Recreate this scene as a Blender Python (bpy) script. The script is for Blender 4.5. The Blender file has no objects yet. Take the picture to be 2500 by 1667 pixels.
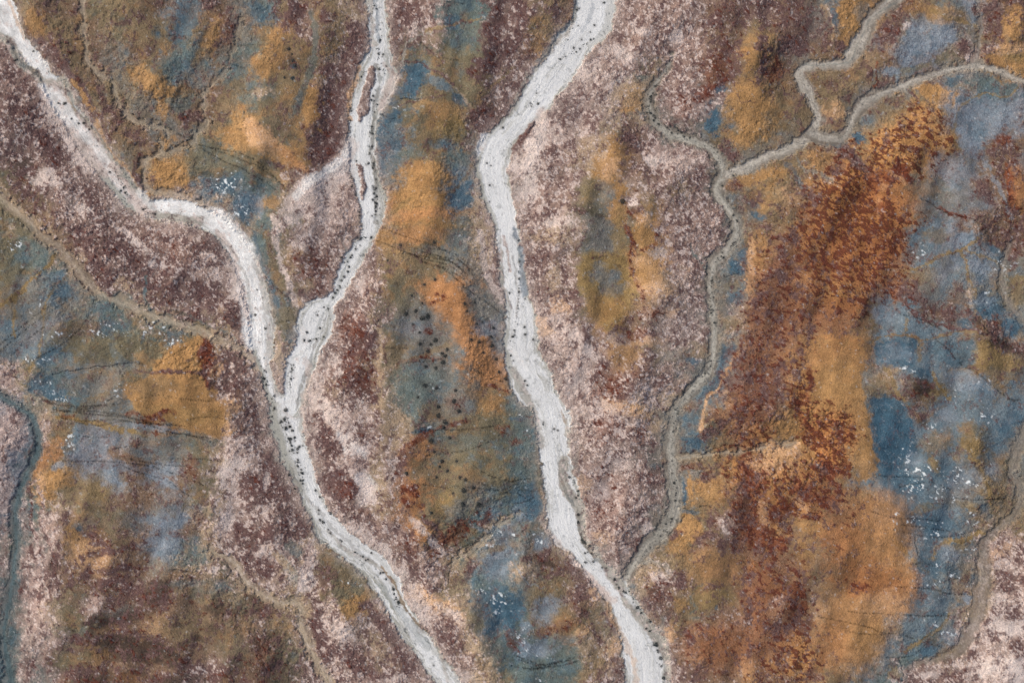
import bpy, bmesh, math, random
from mathutils import Vector
import numpy as np

# ------------------------------------------------------------------ camera, sky, sun, exposure
S = bpy.context.scene
C = S.collection
CAM_H = 350.0
cd = bpy.data.cameras.new("Camera"); cam = bpy.data.objects.new("Camera", cd); C.objects.link(cam)
cam.location = (0, 0, CAM_H); cam.rotation_euler = (0, 0, 0)
cd.sensor_width = 36; cd.lens = 36 * CAM_H / 250.0
cd.clip_end = 20000
S.camera = cam
SUN_EL, SUN_AZ = 38, 300          # azimuth measured clockwise from north: light from the upper left
w = bpy.data.worlds.new("World"); S.world = w; w.use_nodes = True
nt = w.node_tree; nt.nodes.clear()
sky = nt.nodes.new('ShaderNodeTexSky'); sky.sky_type = 'NISHITA'; sky.sun_disc = False
sky.sun_elevation = math.radians(SUN_EL); sky.sun_rotation = math.radians(SUN_AZ)
sky.air_density = 0.7; sky.dust_density = 4.0; sky.ozone_density = 0.4
bg = nt.nodes.new('ShaderNodeBackground'); bg.inputs[1].default_value = 0.115
ow = nt.nodes.new('ShaderNodeOutputWorld')
nt.links.new(sky.outputs[0], bg.inputs[0]); nt.links.new(bg.outputs[0], ow.inputs[0])
sd = bpy.data.lights.new("Sun", 'SUN'); sd.energy = 1.15; sd.angle = math.radians(20); sd.color = (1.0, 0.98, 0.93)
sun = bpy.data.objects.new("Sun", sd); C.objects.link(sun)
sun.rotation_euler = (math.radians(90 - SUN_EL), 0, math.radians(180 - SUN_AZ))
S.view_settings.view_transform = 'Standard'; S.view_settings.look = 'None'
S.view_settings.exposure = 0.70; S.view_settings.gamma = 1

def tag(o, label=None, cat=None, group=None, kind=None):
    if label: o['label'] = label
    if cat: o['category'] = cat
    if group: o['group'] = group
    if kind: o['kind'] = kind
    return o
# ------------------------------------------------------------------ soil classes
# colour as it looks in daylight (sRGB), then coverage of: maroon gravel, pale flecks, rust ripples,
# blue clay, ochre dust, white crystals, grain
KL = {
 'o': ((152,117,76), .00,.00,.00,.02,.25,.00,.8), 'O': ((158,114,76), .00,.00,.00,.03,.15,.00,.7),
 'd': ((116,100,76), .10,.01,.02,.10,.30,.00,.9), 'b': ((114,93,75),  .22,.05,.05,.05,.20,.00,1.),
 'k': ((106,86,70),  .55,.05,.10,.04,.20,.00,1.), 'l': ((104,96,76), .03,.00,.00,.25,.28,.00,.8),
 'g': ((110,107,99),.04,.02,.00,.30,.20,.01,.8), 't': ((88,99,95), .04,.02,.00,.35,.15,.01,.8),
 'v': ((66,78,80),   .04,.02,.00,.30,.00,.00,.8), 'u': ((98,110,115),.05,.02,.00,.45,.18,.02,.8),
 'U': ((76,94,102), .05,.02,.00,.55,.10,.02,.8), 's': ((114,116,120),.06,.03,.00,.30,.12,.00,.9),
 'm': ((132,111,101),.32,.28,.00,.00,.10,.00,1.), 'M': ((122,102,93),.52,.20,.00,.00,.08,.00,1.),
 'c': ((156,137,126),.32,.40,.00,.00,.06,.00,1.), 'n': ((152,132,108),.10,.12,.00,.04,.12,.00,.8),
 'p': ((152,131,121),.22,.24,.00,.02,.05,.00,.8), 'r': ((158,116,72), .16,.03,.42,.00,.10,.00,1.),
 'R': ((146,98,58), .12,.02,.66,.00,.05,.00,1.), 'x': ((88,66,62),   .62,.05,.10,.00,.00,.00,.8),
 'X': ((102,54,36),  .20,.03,.45,.00,.05,.00,.8), 'i': ((208,207,202),.00,.10,.00,.00,.00,.00,.7),
 'e': ((190,176,166),.12,.35,.00,.00,.00,.00,.7), 'B': ((58,84,98), .03,.02,.00,.50,.00,.00,.7),
 'h': ((117,126,133),.02,.03,.00,.30,.05,.03,.8), 'z': ((130,108,70), .05,.00,.00,.02,.10,.00,.8),
 'y': ((186,148,110),.02,.06,.02,.00,.10,.00,.7), 'j': ((150,145,134),.13,.16,.00,.08,.05,.00,.6),
 'a': ((152,113,74),  .02,.00,.00,.00,.15,.00,.9), 'A': ((140,92,58), .08,.00,.05,.00,.00,.00,.9),
 'f': ((178,163,153),.14,.30,.00,.00,.00,.00,.8),
 'K': ((116,78,56),  .34,.02,.26,.00,.10,.00,1.), 'q': ((60,50,44),   .30,.00,.10,.05,.10,.00,.8),
}
ROWS = """
wddblddbubbgtMbdnwmmmttMMdbwwmmmmbkMkkgowwbdgskk
wwddblddUdbgdbMdMwwmmtlMMdwwmmmmmbbdkkgowbgsdgdk
MwkdbgbdUdbtlbddMwwllllMMwwmmmmmmbkokgbwwbssdpkd
MMwdbgddUgtgdddMwmwUdldMwwmmmmlmmbbdbwdbdbubgndo
MMcgddgddbbtldoMwwlldldMwmmmmngmmmdddbddggdosuus
MMccdkbgbbdolbdMwwUldlMwwmmmndgmmudoddwdgdrdssss
MMMccdbggllodloMwwuddlwwmmmmdbmggdddgwwgdrrrdssb
MMMMcgdoottloobwwwudduwwcmmnobmmmgggddbrrrRrdsbk
lMMMcckoouUtdnccmwgoouwwcmmnobmmmgdodbrRRrdgsgbk
llMcMcgwwwnutncppwooounwcmmllcdmmmgddbrRRrdggsbk
lnbMMMmmpwwntlcppwdoolnwmmclglommmgbddrRRrdusbkk
ltnMMMmmmMcwtnmmwwodllnwmmmgglommmgdkrrRRRuusubk
lttnMMMMMmcwtlmmwmddlgncwmmlloommgUobkrrRggugsug
dgugnMMMMMMwwlmwmmllOOgmwmmlloodmggdbbrrrgkguggl
ggggttnnMMMwglwwmmlgOOggwmmlodbbmgngobbrduukkuug
ugglttltllnwwlwmmmlggOggwcmmobbmmgngkbddduugukku
guulllllooMmwnwmmnlgggOgwwmmmbdgdggokboobuuuudkk
nltuggloo
oMmwwmmmnlgggOOwwmmbmmmggukbroognuugddg
gnttgglooocmwwcmMnngggddtwmmmmcngubkbRoogdkduudu
stndgggRoooMwgwcmnntgdlltwwmccnggobbbrooUukuuuuu
svdussggglccMwwmcmnbtdlltwwccmmgUdbrdoRoUUuuudug
svdssbbgglncMgwmccmOdllltwgmcmgwddroooRoUUuuudgg
svodsgbsblccMwwMcnmOdllltwgmmmmwgdrrorRduUuuuddg
stnllbbgslcMMwwmcnbOllgtUwgmmmwgddkrRrRdduUuuddg
stpbblbssncMMMwwmmmOlltutwwmmmgwddkRrddbbbUuugnd
tgpdkbbstnMMmcnwwmmbbltsgbwgmmgddbkRdbbbbduUugmc
tpMbkbbgnncMMMpdwwmcmntugkwwggnddbbRdbbbbnuuggcM
vpmbkbkbbllncncdlwwcmnUtgldmwgdmdddbRbbbbngugnmc
gpnlbkkbbbblblMcdwwccngUtlbdwgmddbbkkbnnnuuugnmc
vgpllkkbkbbbMnMccMwwmcnUtbblwwgbbbmbkrdnnnutgccc
vgmbkkbkbbbbblMmcMMwmmntulldnwgmbbbbrrdndutgnmcc
tgmkkbkbkMkbklMcMcMmwmnltttdmwwmbbbrrrddu
tcmcccc
"""
# ------------------------------------------------------------------ survey of the ground
# T tile origin | e soil patch | l soil band | p soil outline | c rill | t animal trail | f white crystals
# s shrub | S shrubs along a line        (tile units: 2.8208 per 0.1 m)
SURVEY = """
T 0 0
e o .9 1190 1200 130 110 0 .4
e o .8 1080 600 210 70 35 .5
e o .8 1130 750 70 50 -60 .5
e U .6 1330 90 190 70 -65 .5
e t .8 1230 410 150 70 -60 .5
e t .7 1630 550 100 70 -50 .5
e h .6 1740 1400 70 60 0 .5
e t .7 1250 720 90 60 0 .5
e o .7 1480 250 60 120 20 .7
e x .8 1330 805 70 35 0 .5
e q .9 1285 805 35 20 0 .5
l x .85 70 200,210 350,370 470,500 590,660 630,800
l x .7 45 700,600 720,720 830,850
l x .6 35 700,800 750,970
l x .8 50 970,1070 930,1180 980,1290
e x .7 860 175 60 22 -10 .5
e x .6 1570 190 50 110 10 .7
e x .6 1450 30 60 40 0 .6
e x .6 320 60 80 60 20 .7
e o .8 260 170 70 90 -30 .6
l o .85 34 500,560 600,700 690,900 760,1050 870,1170 950,1290 1050,1350
e x .8 90 560 190 80 50 .6
e x .8 140 720 150 70 20 .6
e x .9 350 1020 200 55 62 .5
e q .7 180 1180 110 80 40 .6
e e .8 520 1060 130 50 60 .6
e e .8 430 850 200 60 50 .6
e i .85 390 640 110 55 40 .5
e e .7 330 1240 120 60 0 .6
e x .8 640 1330 70 90 -20 .6
e e .8 590 1440 60 30 0 .6
e k .8 170 1380 160 110 60 .6
l n .8 70 -20,1260 100,1430 260,1540
e B .7 1560 1270 130 60 -40 .6
f 1. 1560 1270 80 60
e B .7 1690 1430 110 80 0 .6
f .9 1660 1460 60 50
e l .8 1470 1120 220 110 10 .7
e o .7 1620 960 140 60 20 .6
e d .8 1600 650 60 150 40 .7
t 1340,990 1500,1030 1640,1060 1763,1110
t 1400,1030 1560,1120 1700,1180 1763,1240
t 1380,1000 1580,1070 1763,1150
t 870,590 960,610 1080,690 1250,720
t 830,650 900,710 980,740
t 1130,260 1250,250 1330,300
t 1640,320 1763,310
t 1590,440 1700,480
t 1100,850 1260,940 1340,950
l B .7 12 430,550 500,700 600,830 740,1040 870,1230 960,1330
T 1 0
e x .85 230 100 110 90 40 .5
e d .9 190 60 40 50 0 .5
e x .9 680 240 60 110 5 .4
e x .8 720 50 40 60 0 .5
e x .7 500 130 50 60 50 .6
e x .9 690 400 80 60 0 .5
e x .95 480 500 60 40 20 .6
e x .95 600 540 70 60 -60 .5
e x .95 560 720 90 120 -60 .5
e x .85 450 700 60 50 0 .7
e x .95 520 900 110 160 0 .5
e x .8 400 900 60 90 0 .7
e x .9 520 1040 110 60 -30 .5
e x .7 450 1140 90 40 -35 .5
e x .8 470 1010 120 80 -30 .6
e o .9 380 760 70 120 0 .5
e o .8 180 280 120 90 30 .6
e o .8 90 450 130 90 -40 .6
e d .8 270 330 90 60 0 .5
e q .8 265 440 20 60 -25 .5
e B .7 270 470 14 14 0 .5
e q .7 240 350 22 12 0 .5
e B .7 262 552 12 10 0 .5
e q .5 200 470 30 20 0 .7
l t .6 50 380,100 420,250 400,450 340,600 270,800
e B .6 40 100 60 110 -60 .5
e n .8 40 640 60 40 0 .6
l O .7 70 0,900 100,980 230,1090 340,1180
e y .8 60 980 160 70 45 .6
e x .6 280 1230 60 50 0 .6
e x .6 150 1150 60 30 30 .7
e l .8 70 1150 130 60 40 .6
e t .6 80 1280 120 60 30 .6
e o .7 90 1400 80 50 0 .6
e h .5 20 1420 40 80 0 .6
t 0,1110 80,1170 180,1270 230,1340
t 0,1220 80,1260 170,1340
t 0,1140 120,1220 200,1290
p e .85 .3 640,1000 620,1080 560,1130 420,1200 300,1290 260,1400 330,1380 430,1270 520,1260 600,1200 650,1160
e e .9 480 1240 120 50 -30 .5
e p .8 560 1330 120 90 -30 .6
e p .8 500 1480 110 70 0 .5
e x .7 390 1330 90 35 -50 .6
e m .8 620 1350 50 150 5 .4
e e .7 260 1500 50 60 0 .6
e x .8 970 200 60 200 5 .5
e x .7 1070 80 80 90 0 .6
e e .4 1090 200 70 40 0 .6
l j .7 16 1280,0 1285,130 1230,220 1130,260 1040,300 1020,420 1010,500
e B .9 1060 500 50 40 0 .3
e B .95 1080 570 70 60 30 .3
e B .8 1000 640 70 40 30 .3
e B .8 1140 490 40 60 0 .4
e t .8 1370 80 110 60 -30 .5
e B .6 1350 160 60 60 0 .5
e t .6 1460 280 140 80 -20 .6
e u .7 1290 600 110 30 30 .5
e B .7 1400 700 60 25 40 .5
e B .9 945 800 60 30 -15 .4
e B .7 930 700 40 30 0 .5
e B .7 910 830 40 20 0 .5
e B .6 870 900 40 110 0 .6
e B .7 860 1120 30 130 0 .6
e t .7 1030 1090 110 50 -30 .6
e B .5 940 1000 100 40 0 .6
e o .6 1300 770 200 60 10 .7
e z .7 1330 880 120 70 0 .6
e o .9 1150 1230 170 110 -20 .5
e o .9 1020 1380 170 90 -20 .5
e O .7 1180 1480 300 40 -5 .6
e O .9 890 1465 32 32 0 .4
l O .8 30 900,1450 960,1380
e t .8 1390 1100 110 60 15 .6
e U .6 1290 1010 120 30 10 .6
e B .8 1400 1370 80 100 30 .5
e x .9 1640 200 70 230 10 .5
e x .9 1560 470 70 100 60 .6
e x .8 1720 350 90 60 -30 .6
e x .8 1570 820 120 140 30 .5
e m .6 1640 640 60 60 0 .6
l d .8 20 1500,710 1650,590 1763,480
l n .5 16 1300,520 1380,620 1440,710 1480,740 1420,840 1500,900 1520,960
l x .7 14 1030,430 1130,440 1200,490 1270,520 1380,600
l z .7 16 1300,190 1180,230 1300,200 1430,160 1580,120
l x .5 22 1390,170 1470,155
e x .6 1070 380 14 12 0 .5
l x .5 16 1000,730 1130,690 1320,670
c 3 880,790 920,810 960,820
c 2 1000,690 1150,680
f .5 980 730 40 20
t 1250,185 1350,180
t 1140,300 1210,370 1260,410 1400,430
t 1320,30 1440,40
l d .6 20 1340,1330 1480,1180 1500,1110
l q .5 10 1360,1310 1400,1260
e n .7 1600 1480 100 90 0 .6
e p .8 1640 1500 90 80 0 .6
l z .5 30 880,1500 1060,1380
T 2 0
e x .7 60 120 60 120 0 .6
e x .6 320 110 60 60 0 .6
e o .6 180 330 90 90 0 .7
e x .6 120 380 60 40 0 .6
e x .7 20 590 40 40 0 .5
e e .8 750 370 70 30 30 .6
e e .6 880 220 60 30 0 .6
e e .6 740 560 60 50 0 .6
e e .5 500 500 90 60 0 .7
e x .5 450 690 200 120 30 .8
e x .6 270 850 60 170 5 .5
e x .6 370 760 120 100 0 .7
e x .5 570 800 60 60 0 .6
e t .7 870 540 60 30 0 .5
e n .85 820 650 130 110 0 .6
e o .5 830 690 100 90 0 .6
e o .8 800 760 60 20 0 .5
e n .8 840 850 110 60 -20 .6
e o .8 660 1080 90 150 20 .5
e y .9 680 1200 60 130 -10 .5
e o .95 700 1320 60 100 -20 .4
e n .6 590 1010 70 60 0 .5
e g .7 620 1340 80 100 0 .6
e z .6 540 1300 60 90 10 .6
e l .6 500 1290 80 60 -60 .6
e q .7 480 1470 50 25 10 .6
e q .6 600 1500 30 20 0 .6
e g .7 560 1540 90 40 30 .5
e e .9 830 1400 50 30 0 .4
e q .95 755 1395 28 20 0 .4
e o .8 730 1480 60 90 0 .6
e X .6 830 1480 50 50 0 .7
e y .8 900 1530 60 60 0 .6
e x .7 800 900 60 90 -20 .7
e x .6 830 1000 90 60 20 .7
e e .85 960 1100 60 30 20 .5
e e .7 1030 1110 60 20 10 .5
e p .7 1060 1050 140 60 10 .6
e m .6 1080 620 120 110 0 .7
e X .3 1180 720 60 70 0 .7
e e .5 1120 260 40 60 10 .6
l e .4 16 1170,150 1150,280
l x .6 60 1250,650 1340,640 1480,560 1540,460
e X .55 1330 650 110 40 -35 .6
e B .8 1440 620 60 25 -25 .5
e B .95 1390 850 55 85 20 .35
e B .6 1500 880 50 25 0 .6
e o .85 1640 760 160 170 0 .6
e o .8 1600 650 130 70 -25 .6
e o .8 1600 940 120 70 -30 .6
e x .6 1480 110 130 90 10 .6
e x .5 1370 180 70 40 0 .6
e x .7 1700 60 80 80 0 .6
e x .6 1710 470 50 130 0 .5
e x .8 1670 345 28 28 0 .4
e x .8 1745 345 26 30 0 .4
e x .8 1710 285 30 18 0 .4
e x .7 1470 400 60 60 0 .7
e x .6 1440 300 60 50 0 .7
e o .8 1640 450 60 80 0 .6
e X .5 1400 480 90 110 0 .7
e o .6 1580 590 90 40 0 .6
e x .7 1490 1040 40 60 -20 .5
e x .5 1540 1100 40 40 0 .6
e p .5 1280 1080 120 60 20 .6
e x .5 1280 1200 90 60 10 .7
e n .7 1180 1290 60 60 0 .6
e o .8 1640 1230 200 40 -15 .6
e x .6 1530 1280 50 40 -20 .6
e x .4 1640 1380 90 60 0 .7
e B .8 1680 1490 60 28 10 .5
e o .6 1720 1440 50 50 0 .6
e B .4 1660 1410 60 20 30 .6
e e .5 300 940 60 60 0 .7
e m .7 220 1150 100 200 10 .7
l m .8 60 200,1200 180,1400
e e .8 120 1330 50 50 0 .5
e e .85 150 1040 60 120 8 .5
e e .6 60 1130 60 80 0 .6
e g .6 60 1290 60 40 -30 .6
l e .6 40 170,760 180,900 150,1010
e e .8 300 1545 90 40 0 .6
l x .5 10 1620,560 1680,600
l x .6 8 1540,660 1580,720 1660,720
l x .3 12 1610,960 1650,1060
T 3 0
e X .6 40 500 60 90 0 .6
e x .7 150 340 100 60 0 .6
e y .7 40 320 14 60 5 .6
e x .5 240 200 200 140 0 .9
e B .75 450 110 35 80 -10 .5
e B .5 440 20 60 30 0 .6
e o .9 560 130 60 130 20 .5
e g .6 640 80 40 60 10 .6
l n .7 14 405,40 425,150 440,330 420,380
e x .8 490 320 50 28 20 .5
e x .8 830 240 110 70 -45 .6
e x .7 900 60 90 60 -40 .7
e e .8 940 190 40 22 0 .5
e h .9 1190 240 110 130 20 .5
e h .85 1000 310 110 80 -40 .6
e h .7 960 430 50 40 0 .6
e s .5 720 300 50 50 0 .6
e h .7 850 500 100 25 0 .5
l l .7 40 930,500 1150,420 1330,360
e x .7 1350 330 50 50 0 .6
e x .6 690 520 30 30 0 .6
l X .8 12 740,440 745,570 720,600
e o .5 1150 100 200 60 15 .6
l z .6 20 1100,60 1280,150 1430,180
e h .6 1390 100 30 80 -15 .5
e k .9 1530 170 60 140 -10 .6
e x .6 1560 100 60 60 0 .6
e x .7 1690 30 80 50 10 .7
e o .85 1680 180 80 120 0 .6
e y .6 1650 350 150 40 -8 .5
e z .6 1700 410 90 30 5 .6
l x .4 10 1480,330 1600,320 1763,280
l x .8 22 1450,380 1550,450 1620,480
e o .8 1600 440 120 40 25 .5
e U .6 1480 560 220 60 20 .6
e B .6 1270 560 50 30 0 .6
e t .8 1560 610 180 60 10 .6
l z .7 12 1400,680 1500,650 1640,670 1700,640 1740,560
e o .9 1110 620 110 50 15 .5
e o .6 1200 680 60 60 40 .6
l x .8 18 945,600 990,660 1030,720
e x .7 540 680 35 25 0 .5
e d .7 480 540 180 90 0 .8
e y .6 450 780 80 60 0 .6
e x .5 420 580 60 30 0 .7
e x .7 400 840 50 30 0 .6
e x .8 515 905 30 16 0 .5
e x .4 700 720 100 100 0 .8
e x .5 860 700 60 20 0 .6
e B .9 620 950 45 40 0 .4
e B .7 480 1000 70 25 0 .5
e B .4 550 790 20 60 0 .6
e u .5 700 830 60 40 0 .6
e d .7 900 800 200 100 10 .8
e r .8 1040 900 140 160 -20 .7
e r .9 1000 1050 240 140 20 .6
e X .95 890 1190 70 80 45 .4
e X .9 770 1240 100 60 -10 .5
e X .8 720 1300 80 40 -20 .5
e X .9 940 1230 60 30 40 .5
e x .8 560 1080 90 50 50 .5
e x .8 620 1130 110 40 50 .6
e x .7 450 1170 60 50 0 .6
l X .7 14 450,1000 480,1080
e q .8 1125 1275 14 18 0 .5
e o .6 340 1110 90 70 0 .6
e y .8 800 1310 60 30 60 .6
e o .8 820 1370 80 60 0 .6
e y .7 880 1240 80 18 35 .5
e X .95 750 1430 42 42 0 .4
e X .7 700 1430 40 80 0 .6
e R .9 660 1430 200 110 0 .8
e R .9 830 1520 200 60 0 .8
e y .7 750 1430 18 60 0 .9
e X .9 760 1440 36 36 0 .4
e o .7 80 1200 80 40 -20 .6
e n .6 400 1240 80 26 30 .6
l g .7 24 200,1080 240,1180 340,1200 440,1260
l B .5 30 130,1140 190,1220 260,1330
e y .5 140 1400 90 90 0 .8
e x .6 310 1420 70 120 0 .7
e x .5 230 1480 60 60 0 .7
e h .9 1500 820 200 110 -15 .6
e h .8 1380 960 100 80 50 .6
e s .8 1250 1170 160 90 20 .7
e g .6 1200 1350 180 60 20 .7
e B .4 1420 900 60 80 0 .7
l z .6 14 1380,690 1300,760 1270,900 1250,1010
e k .9 1560 1050 110 90 60 .6
e X .9 1640 1260 30 110 0 .5
e X .7 1660 1380 30 80 -10 .6
e X .7 1600 960 60 30 0 .6
e o .6 1720 1330 40 110 0 .6
e u .6 1740 1100 30 60 0 .6
l h .6 26 1480,1130 1560,1250 1600,1370 1680,1500
l X .7 24 1170,1430 1270,1470 1360,1510
e x .7 1480 1300 60 80 0 .7
e g .7 1080 1460 100 40 20 .6
c 2 1040,1380 1200,1460 1330,1500 1460,1560
c 2 205,1000 240,990 290,975
l n .4 10 420,1210 500,1330 560,1420
T 0 1
e U .6 60 700 60 70 0 .7
e t .7 230 200 150 60 -30 .6
e g .8 200 420 110 60 -30 .6
e l .8 80 330 120 60 -30 .6
l z .85 24 380,190 300,300 200,400 120,470 0,550
l q .6 14 130,460 90,500
l z .7 20 120,480 110,600 100,740
l z .7 20 470,350 380,410 330,530 310,640 300,780 290,870
l z .7 24 290,880 240,940 210,1020
e B .6 430 440 60 80 0 .6
e B .6 350 870 120 30 -30 .6
e B .7 300 1060 110 50 -15 .6
e U .8 330 1130 160 50 10 .6
e B .5 410 1140 60 80 0 .6
e u .6 120 860 90 60 -40 .7
e s .6 250 740 100 50 -45 .7
e s .5 420 640 110 40 -10 .7
e t .8 720 520 120 50 10 .6
e U .5 800 680 110 40 0 .6
e b .6 600 700 150 60 -20 .7
e l .9 700 800 260 60 0 .7
e l .8 950 860 200 70 0 .7
e g .8 700 970 300 30 0 .6
e d .7 650 1020 120 35 -15 .6
e g .8 620 1090 200 60 0 .7
e u .5 1200 760 60 60 0 .6
l U .5 10 1000,700 990,800
l U .6 10 1170,760 1220,720 1290,660
f .9 760 660 50 20
f .9 700 720 70 40
f .8 1020 690 40 60
f .7 1200 790 60 40
f .6 1110 710 40 40
f .8 120 130 60 30
f .8 280 530 30 20
f .7 280 490 20 12
f .7 455 455 20 16
f .6 560 575 20 10
f .7 420 735 70 20
f .6 240 910 100 26
f .8 345 1130 30 16
f .6 430 1180 60 30
f .8 850 1120 40 36
f .5 320 1060 60 20
f .7 490 1480 40 70
f .5 380 1320 20 30
f .5 840 740 50 20
p o .95 .25 1320,770 1390,750 1390,900 1420,1100 1560,1220 1570,1330 1540,1450 1440,1440 1200,1340 1050,1310 950,1250 880,1150 870,1080 1040,1010 1100,900 1200,820
e z .4 1200 1280 280 60 5 .7
e d .5 1050 1090 180 70 0 .8
e X .75 1090 1290 120 26 -10 .6
e X .5 930 1280 60 16 0 .6
e x .6 1310 910 40 8 -10 .6
p X .95 .2 1385,750 1450,745 1470,850 1480,1000 1450,1100 1420,1060 1390,920
e x .7 1210 990 300 12 0 .9
e m .6 1560 1000 100 110 30 .7
e y .7 1500 990 26 80 20 .6
e x .8 1560 1080 90 60 0 .7
e x .7 1600 920 90 80 30 .7
e y .8 1580 1310 22 90 0 .5
e y .7 1640 1200 50 60 0 .7
e x .7 1650 1120 60 60 0 .7
e x .6 1700 1330 60 90 0 .7
e c .7 1620 1500 90 60 -30 .6
e b .8 450 120 100 60 20 .7
e x .7 620 150 120 60 50 .6
e x .8 800 150 130 60 20 .6
e x .7 640 330 90 70 40 .6
e x .8 760 320 60 60 0 .7
e x .8 960 250 80 50 50 .6
e m .9 1080 130 180 70 35 .6
e X .25 1150 130 180 60 35 .7
e e .8 930 90 100 26 45 .5
e e .95 1060 250 50 26 10 .4
e e .9 1180 290 50 26 20 .5
p x .9 .25 1400,60 1500,60 1570,130 1590,200 1570,240 1500,200 1420,160
e x .6 1370 140 60 60 30 .7
l e .6 20 1400,180 1560,250 1640,290
e x .8 1180 320 60 40 0 .6
e x .7 1150 440 120 70 0 .6
e x .7 1000 400 90 40 0 .6
e x .7 1400 470 120 60 40 .7
e x .8 1640 540 60 90 -30 .6
e x .9 1620 650 110 60 35 .5
e x .8 1700 760 30 60 -20 .5
e c .5 1500 340 120 50 40 .7
e e .7 1640 440 50 100 -10 .6
e n .7 860 400 60 50 0 .6
l g .6 30 830,440 880,490 1000,560 1060,590
e x .6 1350 600 60 50 20 .6
e x .5 560 60 80 60 40 .6
e q .4 700 100 60 60 40 .8
l t .8 22 1010,340 1000,480 1040,580
l t .5 14 1040,600 1200,600 1280,590 1400,660 1520,700 1640,780
c 3 1210,575 1280,600 1310,630
c 3 1180,570 1260,585
e p .9 50 1030 110 90 60 .6
e s .7 60 1280 120 120 60 .7
e s .8 80 1450 150 150 60 .7
e d .8 440 1400 60 80 30 .7
e O .6 360 1520 70 90 40 .6
l z .85 36 420,1300 560,1330 700,1350 820,1380 940,1400
l z .5 24 850,1370 1020,1430
e X .5 470 1300 40 22 0 .6
e d .7 680 1165 100 30 -15 .6
e q .8 340 1200 40 14 20 .6
e h .7 1050 1370 180 20 8 .7
e t .5 1350 1450 160 40 10 .7
t 0,870 120,760 260,650 380,570 510,480
t 20,800 150,690 300,580 480,480
t 90,880 200,770 330,680
t 560,700 650,560 660,520
t 140,960 290,890 450,800 560,700
t 350,1200 500,1240 650,1240 830,1150
t 360,1270 520,1260 700,1270 900,1300 1100,1350 1300,1360
t 400,1220 600,1230 850,1210
t 430,1310 600,1330 800,1320 1000,1340 1200,1350
t 540,1340 700,1360 860,1330 1060,1350
t 380,1250 600,1280 850,1300 980,1330
t 950,1060 1050,990 1160,900 1300,820
t 950,1190 1100,1150 1300,1180 1470,1190
t 1060,1350 1130,1410 1300,1420 1480,1480
t 1300,1330 1400,1300 1550,1310
t 510,1430 640,1440 780,1440
t 760,1530 900,1500 1000,1490
t 1000,1340 1250,1420 1450,1440
c 2 380,1010 480,985 600,970 790,950 880,940 1010,940
c 2 820,950 870,1020
l g .6 10 790,950 900,940 1020,950
T 1 1
e t .9 30 120 80 160 70 .5
l d .8 60 90,50 130,300 200,480 260,600
l U .7 26 -10,40 20,200 70,330 110,430 150,600
e l .8 210 640 110 110 20 .6
e U .6 250 750 60 60 0 .6
e n .9 150 850 50 150 -15 .5
l p .6 18 160,720 190,850
e U .6 240 490 40 60 30 .6
l n .6 50 150,100 240,200 250,400 280,500
e p .8 420 40 150 90 0 .7
e X .3 300 200 60 100 0 .7
e e .6 330 110 80 50 -30 .7
e x .6 420 230 120 70 30 .7
e X .3 430 330 90 130 0 .8
e x .6 390 440 100 60 0 .7
e n .8 350 400 50 40 0 .6
e y .6 300 520 50 30 0 .6
l x .7 16 300,560 360,540 410,540
l m .9 60 760,200 720,400 680,520 620,640
e x .6 760 180 50 80 10 .6
e X .35 700 700 90 120 0 .7
e x .6 560 620 40 140 20 .6
e e .6 720 400 30 80 10 .6
l n .95 60 790,600 850,700 860,800 850,950 880,1100 940,1250 980,1400
l x .5 16 780,440 800,600 860,680
e x .8 890 870 14 70 -10 .5
e x .5 500 860 90 90 0 .7
e x .9 720 820 90 140 30 .7
e e .8 560 920 50 50 0 .7
e m .6 560 730 90 90 0 .8
e X .5 650 700 90 70 30 .7
e x .7 660 1060 120 140 20 .8
e x .8 760 1150 70 160 0 .7
e X .4 700 1000 130 140 0 .8
e n .6 560 1120 60 60 0 .7
e e .8 400 1020 60 60 30 .6
e e .8 570 1000 30 30 0 .6
e e .85 460 1240 140 50 50 .6
e c .8 700 1270 150 100 40 .8
p i .95 .2 540,1390 620,1420 660,1480 740,1510 760,1568 600,1568 580,1480
e e .8 650 1500 130 70 40 .6
p x .9 .25 340,1290 420,1250 480,1330 560,1440 600,1568 400,1568 370,1420
e x .6 700 1400 120 50 30 .7
e g .9 340 1190 26 110 8 .5
e t .5 360 1100 30 60 10 .6
e n .8 1000 1400 80 110 20 .6
e O .6 1130 60 200 60 0 .6
e o .85 890 80 70 70 0 .5
e n .8 1500 160 40 160 10 .5
e b .6 1010 120 60 30 0 .6
e U .6 1400 90 90 90 -20 .7
e g .6 1220 160 160 30 0 .7
e g .6 1440 250 140 70 40 .7
e d .7 950 260 120 140 0 .8
p O .9 .3 1170,440 1240,360 1330,370 1440,480 1460,580 1560,700 1640,800 1680,900 1763,1000 1763,1050 1620,1030 1500,950 1420,820 1370,690 1280,640 1190,570 1150,520
e X .55 1245 510 70 14 -20 .6
e X .55 1300 470 20 26 0 .6
e X .45 1240 460 14 14 0 .6
e g .8 1580 560 130 60 45 .6
e s .8 1600 700 90 60 0 .7
e U .6 1660 810 60 60 0 .7
e g .85 1100 640 170 120 0 .8
e s .6 1100 700 120 60 0 .8
e g .8 1180 820 180 100 0 .8
e l .6 1000 500 90 90 0 .7
e d .8 970 850 80 60 0 .7
l d .7 40 1040,920 1200,860 1320,800
l X .35 30 960,950 1100,900 1280,900
e X .55 1180 710 30 26 0 .5
e t .8 1120 1060 180 110 0 .8
e t .8 1080 1180 140 90 0 .8
e g .7 1400 1200 130 90 0 .7
e d .7 1210 1260 80 60 0 .6
e X .3 1370 1200 60 50 0 .7
e X .6 1640 1090 60 14 20 .6
e X .6 1710 1120 40 12 10 .6
e o .7 1620 1230 100 60 0 .7
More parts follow.
